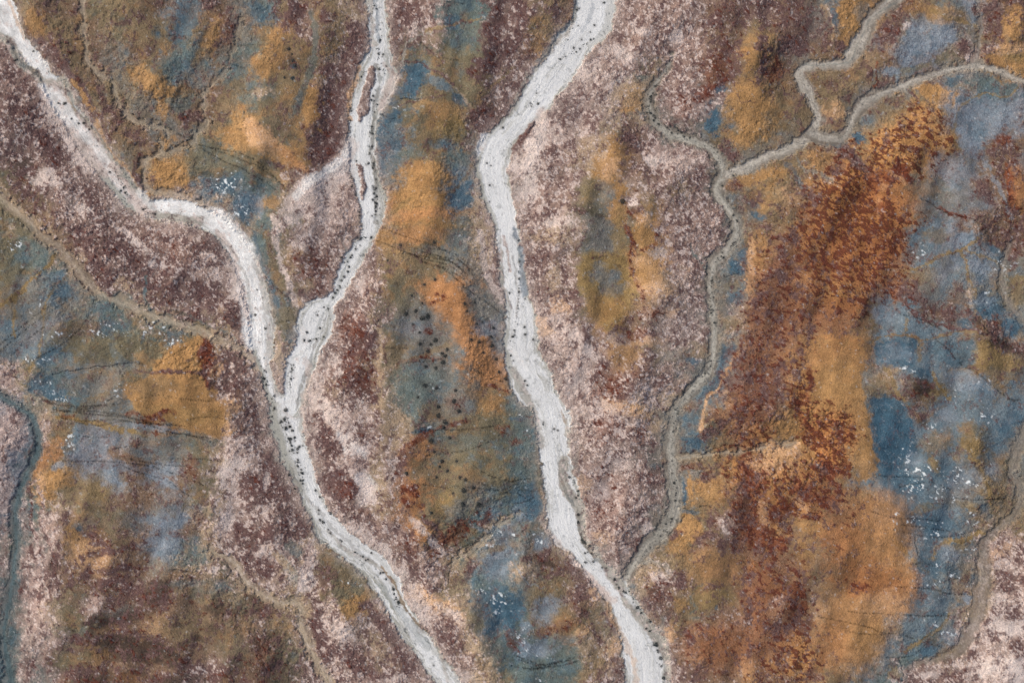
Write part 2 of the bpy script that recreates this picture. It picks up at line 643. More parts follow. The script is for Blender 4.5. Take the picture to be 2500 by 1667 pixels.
e X .7 1130 1450 130 26 -30 .5
e X .5 1330 1360 160 14 -15 .6
e B .7 1160 1395 70 14 -15 .5
e t .5 1500 1480 160 60 0 .7
e X .5 1720 1400 60 30 20 .6
e x .5 1060 1540 40 40 0 .6
c 2 1380,360 1450,410 1540,480 1640,560 1700,600
c 2 1640,700 1710,710
t 820,90 900,115 1000,160 1100,200 1200,260 1300,290 1400,370
t 880,0 960,40 1080,80 1200,120 1300,160 1420,240 1500,330
t 1020,180 1150,200 1280,220 1400,260
t 1080,190 1200,230 1330,260 1440,340
t 1150,240 1300,280 1440,360
t 1150,170 1270,200 1400,230 1480,290
t 1100,150 1250,150 1380,190 1470,260
t 1200,210 1340,240 1450,310
t 1180,190 1320,220 1460,330
t 1030,1410 1200,1395 1400,1390 1600,1370 1680,1350
t 1180,1568 1400,1540 1550,1500 1690,1420
t 1010,1290 1060,1350 1120,1370
t 900,830 1050,832
t 1040,930 1200,920 1320,890
t 110,380 180,450 240,500
t 170,650 240,640
t 1480,960 1600,1030 1700,1060
f .5 1190 1370 60 14
f .4 1240 1090 30 20
f .4 1650 1265 40 12
f .3 1130 1270 40 20
T 2 1
e m .6 150 200 100 150 0 .8
e x .6 240 450 90 90 30 .6
e x .6 180 230 80 60 0 .7
e x .6 420 500 50 90 -20 .6
e n .7 290 360 50 100 0 .6
e y .6 330 540 70 50 0 .6
e n .7 300 60 150 60 0 .8
e g .95 640 80 100 110 10 .5
e z .6 730 60 50 160 0 .6
p z .9 .35 490,190 620,170 780,200 850,380 860,500 760,600 720,700 640,720 540,600 480,470 450,330
e o .6 620 560 120 110 0 .8
e g .9 640 340 110 70 20 .6
e g .6 700 420 80 60 0 .6
e q .5 575 210 26 14 0 .6
e q .5 730 275 16 14 0 .6
e o .95 900 60 90 70 0 .5
l X .8 34 790,0 830,100 820,200 830,290 870,400 900,520
l X .6 20 830,200 900,160 970,140 1000,60
e y .8 900 240 80 60 0 .6
e o .9 940 330 100 80 40 .7
e y .6 1000 440 140 60 20 .8
e e .5 1010 180 60 30 0 .7
e o .8 1100 440 70 60 40 .6
e o .6 900 560 90 50 0 .7
e X .5 960 590 110 40 -20 .7
e x .6 1080 520 80 40 0 .7
e y .7 1090 580 40 40 0 .6
e X .7 890 740 130 40 0 .6
e x .6 770 720 60 70 -20 .7
e y .8 970 780 110 30 -5 .6
e o .6 760 880 130 110 20 .8
e s .4 720 760 80 40 0 .7
e x .8 610 920 40 70 -20 .7
e X .5 690 1070 120 70 40 .7
e X .55 620 1180 70 120 20 .7
e X .35 890 1000 90 30 -20 .7
e y .7 820 1250 120 40 20 .6
e y .7 660 1220 50 60 0 .7
e X .5 650 1380 90 120 0 .8
e c .7 780 1450 120 60 10 .8
e X .4 880 1440 40 90 20 .8
e e .5 420 750 160 40 45 .7
e y .8 210 700 50 70 -30 .6
e x .6 220 820 60 60 30 .7
e x .7 290 980 50 70 30 .6
e s .5 440 1050 80 80 0 .8
e e .4 550 900 60 60 0 .8
e e .5 600 1250 120 60 0 .8
c 2 170,780 260,830 330,880 420,930
e m .7 1200 380 90 120 0 .8
e m .5 1150 700 150 100 0 .9
l t .8 14 1230,110 1260,180 1310,250 1340,310
e B .8 1240 920 40 30 20 .5
e g .6 1100 880 60 40 0 .6
e d .6 1290 840 60 60 0 .6
e B .85 1610 180 50 60 20 .5
e B .95 1545 285 60 40 10 .3
e o .7 1700 170 60 120 10 .7
e z .5 1500 420 60 40 0 .6
e q .8 1505 405 12 14 0 .5
e B .75 1545 480 60 50 0 .5
e s .5 1520 580 60 40 0 .6
e l .6 1520 660 120 30 0 .7
e U .6 1560 730 70 26 -10 .6
e B .7 1480 850 50 70 30 .5
e B .7 1430 970 30 90 20 .5
e B .6 1370 1080 80 60 -20 .6
e g .6 1450 470 50 120 0 .7
l y .95 22 1600,370 1640,440 1620,600 1640,700 1560,850 1500,950 1430,1080 1340,1180 1310,1300 1300,1430
l y .6 40 1660,100 1640,280 1610,450
e b .9 1700 640 90 200 10 .7
e x .6 1700 520 70 120 0 .8
e x .6 1620 880 110 130 30 .7
e x .5 1530 1080 130 90 0 .8
e x .6 1680 1100 90 100 0 .8
e X .4 1600 1250 140 80 0 .8
e y .6 1480 1190 60 60 0 .8
e x .7 1400 1300 60 60 0 .7
e x .7 1350 1420 60 40 0 .6
e r .8 1680 1420 110 90 0 .8
e y .5 1520 1330 20 130 -60 .7
e U .6 1250 1290 60 90 20 .6
e B .7 1260 1480 80 26 20 .6
e b .7 1220 1220 60 50 0 .7
e B .4 1440 1180 60 20 -40 .6
l l .5 20 1300,1500 1460,1490 1640,1540 1763,1545
c 2 1330,1540 1500,1500 1650,1520
c 2 1460,340 1560,320
e t .95 60 1180 80 110 30 .6
e X .4 80 1310 70 16 -10 .5
e B .6 40 1310 60 14 0 .6
e B .6 110 1390 60 20 0 .6
e t .9 70 1430 90 110 0 .7
f .5 60 1300 60 14
f .6 110 1400 40 20
f .5 40 1100 20 16
f .6 1560 235 30 14
f .6 1380 1070 50 10
f .5 1560 520 40 10
e X .4 30 1470 40 26 0 .6
T 3 1
e R .9 600 60 360 160 30 .8
e X .85 380 250 120 40 30 .5
e X .8 270 210 60 50 30 .6
e X .8 820 190 50 90 0 .5
e X .7 740 110 50 80 0 .6
e X .6 900 50 60 60 0 .6
e x .6 170 100 60 60 0 .7
e y .8 330 160 40 40 0 .6
e o .8 470 200 60 50 40 .7
e o .8 760 240 60 30 0 .6
e y .7 230 380 110 40 10 .6
e x .6 60 350 70 160 0 .8
e r .9 420 450 240 110 30 .8
e X .6 620 370 200 26 25 .7
e X .6 330 400 120 22 -15 .6
e X .5 540 560 120 80 0 .8
e o .8 210 580 60 80 0 .7
e b .8 400 640 240 70 10 .8
e b .8 60 640 90 260 0 .9
e X .4 120 560 40 130 0 .8
e o .9 420 830 240 70 0 .9
p o .95 .35 330,820 590,740 620,950 640,1150 690,1300 740,1568 560,1568 470,1350 340,1250 300,1100 320,950
e o .8 150 900 90 60 0 .8
e X .9 285 1040 26 90 -20 .5
e x .9 200 850 28 30 30 .5
e x .8 165 910 24 14 0 .5
e x .8 175 1005 30 40 0 .5
e q .8 190 1170 14 24 0 .4
e X .9 200 1240 22 70 -10 .5
e X .9 240 1330 26 60 -30 .5
e X .6 260 1160 30 50 0 .6
l X .8 26 240,1330 330,1420 430,1490 520,1530
e X .6 420 1360 90 80 30 .7
e r .95 470 1390 110 110 30 .7
e X .6 540 1420 50 90 -20 .7
e x .7 30 1100 60 160 20 .7
e o .9 120 1350 100 90 0 .7
e y .95 100 1520 140 50 0 .5
l g .5 10 0,1465 120,1470 250,1400
e h .9 1370 80 80 50 0 .5
e h .6 1290 240 40 60 0 .6
e h .8 1430 270 90 50 30 .6
e B .6 1570 170 110 26 35 .6
e k .9 1600 50 120 60 20 .6
e x .5 1700 130 50 80 0 .7
e g .6 960 200 90 40 -20 .7
e d .6 1150 60 90 50 0 .7
e x .5 970 190 40 50 0 .7
l z .8 22 1440,70 1330,150 1200,190 1050,270 880,300
l z .75 18 1320,160 1350,260 1370,360 1410,450 1410,600
l z .6 14 1330,150 1500,210 1620,280
e x .8 1000 480 260 50 28 .6
e X .7 820 430 120 26 40 .6
e k .7 1180 620 150 40 20 .6
l x .9 18 740,330 860,440 960,560 1100,650 1250,690 1400,710 1480,740
l q .7 22 1460,730 1600,770 1680,820 1763,890
e q .95 1560 790 80 40 20 .5
e q .8 1660 830 90 22 40 .6
e d .7 1020 340 150 60 10 .8
e s .6 1180 330 60 90 30 .7
e u .7 1180 450 60 60 0 .7
e g .7 1100 430 80 90 0 .8
e b .6 1290 480 60 90 30 .7
e n .6 1380 470 26 90 0 .6
e B .8 1510 540 110 90 20 .5
e h .7 1470 500 80 40 0 .7
e B .85 1680 690 110 50 20 .5
e B .7 1350 660 60 30 10 .5
e h .7 790 610 120 50 20 .6
e h .6 720 490 60 30 30 .6
e B .5 1070 700 140 30 20 .6
e u .8 1000 700 200 50 15 .6
l z .6 18 940,620 920,740
l d .9 16 700,770 900,750 1090,770 1250,720 1400,730 1500,760
p B .85 .2 740,790 990,780 1010,830 990,920 930,960 830,930 740,880
p U .8 .2 1090,790 1380,780 1400,940 1240,950 1130,880
e h .5 860 870 110 50 0 .6
e B .8 1050 990 60 30 10 .4
l d .7 30 1040,800 1030,900
p z .75 .4 1400,830 1470,770 1600,850 1700,900 1760,960 1600,980 1420,960
e d .8 1500 1010 180 20 10 .6
l d .7 12 1220,990 1350,960 1480,990 1600,1030 1763,1060
e h .7 1400 1080 180 70 25 .7
e z .8 1100 1120 120 60 10 .6
e q .9 1040 1110 80 50 10 .6
e q .6 1090 1090 100 60 30 .7
l z .7 26 790,960 850,1070 900,1150 950,1230
l z .7 20 1130,1000 1180,1100 1240,1180
l d .6 20 1000,1270 1070,1350 1140,1270 1230,1240
e q .5 1060 1330 30 40 0 .6
e k .6 1040 1290 90 26 10 .7
e d .7 740 1100 60 90 40 .8
p B .95 .3 690,1180 830,1150 920,1230 990,1300 1000,1450 1030,1568 740,1568 720,1350
e B .8 780 1330 70 150 0 .6
e U .8 900 1250 60 60 0 .6
e h .7 1230 1300 80 60 0 .7
e B .8 1660 1340 80 110 30 .6
e B .6 1480 1150 80 60 30 .7
e u .8 1580 1270 100 60 20 .7
e d .7 1150 1480 110 80 0 .8
e l .7 1400 1400 110 50 20 .8
e B .5 1580 1500 80 60 0 .7
e d .7 1380 1500 90 60 0 .8
e z .7 1400 1500 80 50 20 .7
l g .8 30 1763,600 1700,550 1640,450 1630,380
e z .7 1720 360 50 40 0 .6
e q .8 1700 420 14 40 0 .5
e d .8 1710 450 40 90 0 .7
e d .6 1740 740 30 40 0 .6
e q .7 1430 660 30 50 -50 .6
c 2 1440,660 1500,720 1600,760
t 1040,640 1100,700 1140,760 1220,830 1330,950 1400,980 1500,1060 1600,1140 1700,1200
t 900,600 1000,620 1100,660 1180,700
t 1150,680 1220,730
t 1620,1180 1763,1190
f .9 1030 1025 26 14
f .9 1500 1290 40 40
f .9 940 1530 40 36
f .6 1480 1100 40 60
f .6 1500 450 120 8
f .6 1600 260 80 60
f .5 1040 170 60 40
f .5 900 990 40 20
f .6 1130 950 16 20
f .5 950 960 60 40
f .4 1270 1140 30 60
f .4 820 900 40 20
f .5 1110 1350 30 40
T 0 2
e s .8 50 200 80 200 0 .8
e l .5 60 600 60 100 0 .8
e O .7 290 60 110 50 -45 .6
e o .8 380 180 120 80 -40 .7
e y .7 290 240 30 110 0 .6
e h .7 410 70 50 22 -20 .6
e s .8 780 70 230 40 8 .7
e h .8 790 150 70 60 50 .6
e h .5 810 230 60 60 60 .6
e d .9 620 260 160 100 0 .8
e z .4 690 260 90 60 0 .8
e h .8 1140 180 130 22 25 .5
e h .7 1170 90 120 50 0 .7
e b .9 1340 100 50 110 -30 .7
e X .3 1320 80 60 60 0 .8
e h .7 1080 440 60 60 0 .7
e h .8 1230 460 110 60 0 .7
e b .8 1310 510 90 40 -20 .6
e h .8 1160 620 100 80 30 .7
e t .8 1350 700 130 60 -10 .7
e U .4 960 450 110 80 0 .8
e x .5 1380 430 40 60 -20 .6
e b .6 1000 300 200 60 0 .9
e n .7 1450 290 14 70 5 .5
e o .7 560 550 90 130 20 .8
e y .7 650 700 150 110 30 .8
e x .8 630 540 70 30 20 .6
e q .7 560 500 12 36 30 .5
e q .7 562 570 12 12 0 .4
e x .8 620 790 40 70 0 .7
e x .8 770 650 160 26 -12 .6
e x .8 800 775 170 28 -3 .6
e x .8 740 870 90 30 -10 .6
e x .8 880 880 60 60 -30 .7
e x .6 690 610 50 16 0 .7
e q .75 390 760 34 60 0 .5
e x .7 400 870 26 60 -10 .6
e q .8 510 910 12 40 -20 .5
e q .7 425 610 12 40 0 .6
e p .8 650 1030 90 60 -20 .7
e l .5 500 1060 90 80 0 .8
e U .4 600 470 60 50 0 .8
l x .75 20 200,180 230,300 210,450 250,560 300,700
l x .75 24 290,440 350,600 390,740 350,900 370,1000
l x .7 26 220,620 280,740 300,860 280,1000
l p .85 24 250,180 310,300 290,400 330,520 370,640
l p .85 24 230,480 270,640 270,800 310,960 330,1080
l p .8 40 200,760 230,900 240,1060 260,1200
l e .5 14 260,600 280,740 340,960
e p .6 230 1250 80 200 10 .7
e p .8 180 1500 60 70 0 .7
e x .6 200 1430 50 60 0 .7
e x .5 150 900 30 90 20 .7
e q .85 1100 930 90 70 -40 .6
e q .8 830 1110 200 60 -10 .6
e q .8 700 1180 140 50 -20 .6
e q .8 1000 1300 300 50 12 .6
e q .8 900 1380 260 40 8 .7
e x .7 900 960 160 60 -30 .7
e x .8 560 1260 120 30 10 .6
e q .7 430 1440 60 60 30 .6
e q .7 740 1530 160 50 0 .6
e q .7 950 1480 60 80 40 .7
e x .7 1100 1010 90 60 -40 .7
e q .6 1440 1050 130 40 -30 .7
e q .6 1600 1060 60 30 -30 .7
e y .5 790 1190 110 30 -10 .7
e y .6 1100 1150 120 80 0 .8
e o .5 660 1370 100 60 20 .8
e l .8 500 1390 110 80 0 .8
e x .6 520 1330 60 20 0 .7
e g .5 830 1060 110 30 -10 .7
e d .8 1300 1170 200 100 0 .8
e q .7 1380 1250 60 20 10 .6
e q .7 1280 1280 50 20 -30 .6
e q .7 1210 1360 70 30 30 .7
e q .6 1230 1150 50 20 10 .6
e q .6 1500 1200 120 40 20 .8
e q .7 1660 1380 60 26 10 .6
e M .8 1400 1480 200 60 -20 .7
e q .7 1200 1540 200 40 0 .7
e q .6 1550 1500 150 30 -25 .7
e l .6 1600 1300 150 110 0 .8
e O .35 900 1540 100 50 0 .7
e U .35 1520 900 80 40 0 .7
e g .4 1450 930 110 40 0 .7
e q .6 780 1290 100 30 10 .7
e b .6 1300 840 160 30 0 .7
e e .9 1480 780 26 26 0 .5
l n .8 30 1440,650 1600,740 1700,860 1763,930
l e .6 14 1480,560 1560,700 1650,800 1740,900
l n .7 36 1560,20 1500,130 1540,280 1500,420 1430,580 1450,700
e e .9 1620 80 80 70 0 .6
e e .8 1540 160 40 60 0 .6
e c .9 1640 300 70 160 0 .7
e x .7 1730 200 60 60 0 .7
e x .8 1720 560 60 60 40 .6
e x .8 1650 520 30 60 0 .6
e e .7 1560 430 60 60 0 .7
e x .7 1520 670 30 22 30 .6
e x .7 1700 700 40 30 0 .6
e q .5 1750 1000 60 110 0 .8
l n .5 20 1200,860 1400,810 1480,750 1600,760
c 3 1560,850 1590,800 1530,740
c 2 1200,780 1300,800 1380,790
e g .8 1290 870 180 20 -5 .7
t 400,30 500,40 700,40 880,45 1050,75 1130,100 1220,130 1310,150 1420,200
t 850,60 950,110 1080,150 1190,190 1270,250 1340,280
t 1200,20 1400,20 1540,40
t 880,15 1100,60 1300,70
T 1 2
e x .9 60 250 120 150 0 .8
e x .8 120 100 100 90 0 .7
e e .6 70 170 30 60 0 .7
e x .85 210 450 140 110 40 .7
e x .9 320 500 60 80 30 .7
e c .8 60 400 100 90 40 .8
e e .6 120 640 80 100 50 .8
e e .6 260 440 20 60 0 .7
e x .8 60 530 70 60 0 .7
e x .7 190 590 60 60 60 .7
e g .9 270 640 80 40 40 .5
e j .9 240 790 110 36 60 .5
e n .9 180 720 100 30 50 .5
e x .8 60 770 70 70 40 .7
p e .95 .2 400,560 420,600 425,760 410,880 370,930 300,960 290,880 330,720
e p .8 370 690 40 100 10 .5
p n .8 .3 420,600 470,600 560,660 500,680 460,900 430,900
e B .7 570 660 90 26 40 .5
p l .95 .3 500,600 600,680 730,800 850,950 860,980 740,990 700,1100 600,1080 500,880 430,760
e o .8 680 1050 100 100 -40 .6
e o .6 750 970 60 60 0 .7
e d .7 580 820 90 60 40 .8
e x .7 470 830 50 90 -10 .6
e U .6 700 780 80 22 45 .6
e n .8 120 1000 160 26 20 .6
e n .8 280 1050 60 60 0 .7
e x .8 100 1060 90 50 20 .7
e d .8 150 1180 90 100 0 .8
e n .7 350 1050 50 90 -10 .6
l n .85 44 290,1000 310,1150 360,1300 420,1430 520,1568
e x .95 430 1080 50 130 -10 .5
e x .9 440 1280 36 140 -20 .6
e c .9 520 1130 80 120 -30 .7
e e .8 620 1230 90 60 40 .7
e x .9 880 1150 120 50 40 .6
e x .9 760 1030 60 30 -20 .6
e c .6 750 1150 90 50 40 .7
e n .8 820 1280 120 60 30 .8
e x .8 700 1400 200 90 40 .8
e x .8 980 1250 100 60 40 .7
e x .9 1030 1420 110 80 40 .7
e n .5 850 1400 110 60 30 .8
e e .6 960 1530 80 30 0 .7
e q .5 90 1300 110 110 0 .8
e q .5 140 1480 160 80 0 .8
e X .3 60 1360 60 100 0 .8
e x .9 620 230 160 110 40 .7
e X .5 640 230 90 70 20 .7
e x .8 520 180 60 80 20 .7
e i .8 760 170 90 50 30 .6
p e .9 .3 670,150 760,120 820,230 840,290 760,350 720,260
e e .6 750 300 60 60 0 .6
e p .9 700 50 110 60 0 .6
e n .9 860 100 60 120 0 .6
e c .7 930 120 40 130 0 .7
e x .7 1000 60 30 110 20 .6
e X .8 1070 230 60 50 10 .6
e X .6 1060 310 60 40 20 .6
e X .6 1160 330 26 14 0 .6
e z .7 1300 330 60 110 30 .7
e l .7 1150 110 90 60 0 .7
e g .7 1400 350 130 60 -30 .7
e x .6 760 450 200 60 35 .8
e m .8 900 560 200 80 30 .8
e X .4 1060 600 60 60 0 .8
e X .6 1340 560 170 60 -40 .6
e X .6 1580 440 70 30 -60 .6
e e .7 1230 600 110 22 50 .6
e e .6 1120 470 60 30 50 .6
e x .8 1190 450 80 26 50 .6
e x .7 1120 800 40 110 -20 .6
e q .6 1150 410 60 12 0 .6
e x .6 1050 700 26 90 -10 .6
e e .9 680 520 100 20 30 .6
e e .95 900 690 100 40 50 .5
e e .95 1010 840 110 40 50 .5
e e .7 840 700 60 40 30 .5
e e .8 1130 1080 160 28 58 .6
e O .6 1050 940 40 16 70 .5
e y .85 1300 1050 200 60 30 .7
e e .7 1350 1090 120 40 30 .7
e y .7 1120 950 90 60 30 .8
e x .7 1350 1230 110 90 50 .8
e x .7 1290 1120 60 40 30 .8
e n .95 1560 1350 160 60 60 .6
e e .6 1380 1530 160 50 0 .8
e n .8 1600 1530 80 60 0 .7
l n .7 30 1300,740 1400,680 1500,600 1560,540 1640,460 1763,400
e l .7 1380 880 90 110 0 .7
e x .6 1470 780 34 100 10 .7
e b .6 1340 850 10 60 0 .6
e h .8 1640 740 120 110 0 .7
e z .5 1640 650 90 26 -20 .6
e n .6 1600 610 60 18 -10 .6
e U .9 1640 960 110 80 -40 .6
e B .95 1690 1050 90 80 0 .6
e B .7 1740 1150 60 110 0 .7
e t .7 1560 870 50 60 0 .7
e B .7 1600 1180 80 80 40 .7
e t .7 1700 1330 110 100 0 .8
e X .3 1740 1230 30 40 0 .6
e l .8 1500 1130 80 60 40 .7
l h .5 16 1500,490 1600,520 1763,480
f .95 1670 1000 60 50
f .9 1660 1090 26 20
f .7 1550 930 40 30
f .7 1710 545 90 20
f .4 1610 600 50 30
f .4 720 1000 12 12
f .4 660 870 80 20
t 1340,740 1430,690 1500,610 1550,550 1620,470 1700,430 1763,400
t 1250,710 1400,650 1500,590
t 1500,60 1600,130 1763,180
t 1450,210 1600,230 1763,260
t 1540,180 1680,240 1763,210
t 1130,190 1300,220 1400,200
c 2 1330,790 1325,870
T 2 2
e t .9 50 80 100 60 0 .8
e B .8 140 330 50 110 10 .6
e B .6 70 280 90 80 0 .8
e l .7 190 100 26 200 0 .7
e h .7 50 400 50 60 0 .7
e n .7 215 330 16 110 0 .6
e g .7 230 530 50 50 40 .7
e h .8 210 600 60 60 20 .7
e z .4 240 490 60 30 40 .7
e k .8 300 740 110 60 30 .7
e q .7 260 740 50 30 20 .6
e d .8 350 650 80 60 50 .8
e x .7 450 800 90 50 50 .7
e c .7 560 880 60 60 50 .7
e n .9 60 780 80 60 0 .8
l h .6 14 0,710 100,860 220,900
e d .9 220 1000 130 110 0 .8
e h .85 250 1060 100 90 -30 .7
e d .95 350 1130 80 90 30 .7
e X .35 340 1170 120 40 -20 .7
e b .8 480 980 80 110 0 .8
e x .7 480 920 40 90 0 .7
e y .6 580 960 40 60 20 .7
e y .7 490 1200 40 60 30 .7
e x .7 470 1060 60 40 40 .7
e x .8 600 1270 30 100 -20 .6
e x .7 690 1180 26 90 -20 .7
e n .8 520 1330 110 110 0 .8
e z .3 600 1450 60 90 0 .8
e g .8 350 1250 110 26 -5 .6
p t .9 .4 0,1230 200,1240 430,1310 450,1500 300,1568 0,1568
e B .5 100 1350 110 60 0 .8
e h .8 160 1330 120 60 0 .8
e X .5 10 1290 50 60 0 .6
e B .85 30 1040 50 110 0 .6
e h .7 90 1180 40 60 0 .7
e p .8 740 950 60 40 50 .7
e y .8 720 1330 50 90 0 .7
e x .7 740 1450 40 80 0 .7
l x .6 8 660,1200 650,1400 660,1568
e X .4 700 200 150 130 0 .8
e x .5 980 150 90 90 0 .8
e X .4 640 380 130 110 0 .9
e s .5 620 240 60 90 0 .8
e e .5 750 60 90 60 0 .8
e y .6 620 570 70 50 -20 .7
e y .5 480 200 60 60 0 .8
e x .5 830 600 150 80 20 .8
e e .6 940 500 40 40 0 .7
e m .6 760 700 120 80 30 .9
e X .4 640 430 160 60 30 .8
e X .3 560 470 50 60 0 .8
e B .9 1180 240 18 100 -5 .4
e o .95 1225 230 30 80 0 .5
p o .9 .25 1180,420 1220,400 1300,460 1300,560 1200,600 1130,600 1070,560
e B .5 1230 390 60 14 0 .5
e o .8 1350 240 120 90 0 .7
e x .7 1350 130 60 40 0 .7
e k .6 1250 60 90 30 0 .7
e X .5 1200 80 60 20 -10 .6
e X .95 1640 150 80 200 0 .6
e X .95 1620 450 130 110 50 .6
e X .95 1700 560 80 90 30 .6
e x .8 1590 360 60 120 -10 .6
e x .6 1720 110 60 40 0 .7
p y .95 .25 1690,280 1730,300 1763,360 1763,500 1700,460 1680,360
e y .8 1700 50 80 60 0 .7
e x .6 1420 450 60 100 -30 .7
e e .5 1480 480 60 90 0 .7
e x .7 1560 600 60 90 -20 .7
e x .5 1440 590 40 60 0 .7
e x .6 1310 560 60 40 -30 .7
e x .6 1300 640 70 60 -30 .8
e x .6 1140 540 50 30 -20 .6
e o .8 1150 640 80 50 0 .8
e d .8 1300 720 200 60 0 .9
l j .8 36 790,850 830,780 920,730 1040,760 1080,800
p n .9 .4 830,800 960,740 1070,820 900,1000 1000,1190 960,1180 860,980
e e .9 1020 850 60 60 20 .6
e x .7 990 970 80 90 20 .7
e x .8 1140 860 50 60 0 .6
e X .3 1000 900 70 90 0 .8
e x .6 1080 1080 26 80 20 .7
e o .6 1160 1030 40 60 20 .7
l t .7 12 1220,1080 1260,1040 1220,980 1250,920 1300,860
l z .6 14 1230,940 1320,870 1440,840
e z .6 1380 960 150 80 -10 .8
e x .6 1370 890 80 26 -10 .7
e B .6 1395 1030 14 22 0 .5
e t .6 1250 1120 60 22 0 .6
l t .6 12 1220,1130 1300,1100 1400,1090
e x .8 1210 1240 30 110 -10 .6
e b .9 1500 1300 250 160 0 .9
e X .3 1400 1300 200 150 0 .9
e x .5 1700 1300 90 30 0 .7
e x .6 1740 1150 40 30 0 .6
e x .5 1640 880 90 110 0 .9
e y .5 1600 1430 60 60 0 .8
e x .6 1280 1500 90 60 0 .8
e x .7 1720 1500 50 60 0 .7
e g .6 1680 680 60 50 40 .6
e y .8 1080 1230 40 60 0 .7
e d .7 1180 1130 60 60 0 .8
c 3 1070,560 1130,500 1160,450 1200,420
c 3 1150,360 1200,370 1260,400
c 2 960,740 1040,770
c 2 1290,350 1350,340 1400,370
f .95 180 575 36 40
f .6 160 540 60 20
f .8 95 1335 20 20
f .6 170 1390 16 26
f .6 40 1240 40 40
f .4 60 1270 60 80
f .6 190 1550 40 16
f .4 250 1390 70 20
l h .7 8 150,1200 60,1300 0,1380
l h .5 8 0,1230 60,1300 90,1360
t 20,1370 150,1420 300,1450 450,1410
t 0,1440 120,1460 300,1450
t 50,1400 200,1440 400,1390
t 80,1460 250,1455 440,1380
t 100,1480 260,1440 330,1420
t 130,1450 300,1425 420,1400
t 470,1390 560,1360
t 480,1460 600,1465
t 0,240 80,240 160,250
t 0,380 60,380 110,420
t 0,180 60,165 140,160
t 10,330 90,320 150,290
t 40,260 110,300 150,330
T 3 2
e y .9 60 70 130 80 0 .7
e X .9 430 110 40 60 10 .5
e X .8 520 80 40 60 0 .5
e X .8 450 190 60 22 20 .5
e X .7 400 60 60 50 30 .6
e r .9 170 170 150 80 0 .7
e X .9 230 250 90 60 30 .5
e X .9 340 310 100 30 45 .5
e X .8 430 290 50 30 20 .6
e X .9 110 350 60 60 0 .6
e X .9 290 410 70 22 0 .6
e x .9 440 330 40 26 20 .6
e X .7 40 400 50 90 -30 .6
e y .8 200 320 90 22 40 .6
e x .7 130 450 80 60 30 .7
e o .8 300 480 160 50 10 .8
e x .8 610 250 22 22 0 .5
e x .7 370 580 36 26 0 .6
e q .6 530 420 50 8 15 .6
e q .5 240 615 26 18 0 .6
e x .6 550 380 100 30 0 .8
e X .9 60 600 60 50 0 .5
e b .8 60 740 120 90 0 .8
e X .3 10 700 60 90 0 .8
e o .8 240 700 60 160 0 .8
e d .8 420 800 200 120 0 .9
e z .4 400 640 160 60 0 .9
e b .6 640 640 250 110 10 .8
e b .6 500 760 200 110 10 .8
e O .35 700 620 220 110 0 .9
e X .6 620 900 120 50 20 .7
e X .5 680 820 160 60 20 .8
e X .4 500 640 120 60 10 .8
e O .5 870 830 120 60 -10 .8
e y .7 860 930 140 50 -10 .8
e y .6 750 1050 200 60 0 .8
e n .8 600 1250 250 200 0 .9
e y .4 700 1350 120 150 20 .9
e X .95 200 910 50 50 0 .4
e X .9 170 980 50 60 0 .6
e X .95 230 1030 40 46 0 .4
e X .7 130 1070 60 40 0 .6
e x .95 250 1160 70 60 20 .6
e x .8 180 1130 60 40 0 .7
e x .8 60 1200 80 50 20 .7
e e .6 40 1000 40 60 40 .8
e n .7 40 1080 60 60 0 .7
e n .8 330 1100 40 26 20 .7
e r .9 180 1380 170 110 20 .7
e X .5 360 1370 20 80 0 .6
e x .8 300 1500 50 50 0 .7
e x .6 400 1230 30 60 0 .7
e x .7 60 1400 26 120 -20 .6
l x .7 10 90,1340 140,1430 190,1480 260,1500
l y .6 8 100,1330 150,1420 210,1490
e k .8 80 1530 130 50 0 .8
e B .95 830 60 90 100 0 .6
e B .9 900 250 120 160 20 .7
e B .8 1000 460 160 90 30 .7
e U .7 1200 120 150 110 0 .8
e h .6 1350 180 110 130 20 .8
e B .6 1160 470 160 80 10 .7
e l .7 1080 350 90 30 -10 .6
e z .7 1350 340 90 26 20 .6
e g .6 1250 300 110 60 20 .8
e z .8 1130 60 26 60 -10 .6
l z .8 26 1370,10 1440,60 1480,180 1500,280 1530,380
l q .5 16 1390,40 1440,80
e h .7 1550 110 80 60 0 .8
e d .8 1620 260 90 130 -10 .8
e q .5 1670 140 40 60 0 .7
e l .8 1640 60 60 60 0 .8
e U .6 1470 350 40 90 -40 .7
l z .9 30 830,540 900,620 980,710 1080,790
l z .9 32 1110,710 1170,620 1270,580 1400,560 1470,520
e z .6 1300 620 60 40 -20 .7
e h .6 1240 680 100 60 30 .8
e U .8 1150 770 160 50 10 .7
e U .7 1020 640 60 60 0 .7
e p .6 1000 850 50 60 0 .7
e b .5 1320 920 60 40 0 .6
e h .85 1370 990 40 40 0 .5
e B .6 1400 850 50 30 0 .6
e d .7 1360 830 30 40 0 .7
e d .6 1330 1010 60 16 40 .6
e u .9 1130 1000 140 80 10 .8
e b .4 1030 950 50 50 0 .8
e U .6 1180 1100 140 30 5 .8
l z .8 22 1260,1090 1200,1160 1100,1230 1010,1290 940,1340
e u .8 1050 1180 130 50 -20 .8
e h .7 1250 1260 80 70 -30 .7
e U .8 1080 1340 130 40 -20 .7
e q .5 1110 1270 60 30 20 .6
e B .6 1100 1340 60 50 0 .6
e u .9 850 1300 60 60 0 .7
e t .9 980 1400 80 30 -10 .6
e d .7 1240 1360 130 30 -20 .7
e u .8 850 1480 80 60 0 .7
e q .4 850 1440 60 30 -40 .6
e z .6 870 1490 50 40 -30 .6
e U .5 800 1380 30 60 0 .7
e c .95 1640 780 150 120 0 .9
e p .8 1600 590 110 30 -10 .6
e n .8 1530 900 40 120 0 .8
e y .4 1600 660 40 130 50 .7
e x .7 1650 870 90 80 -30 .8
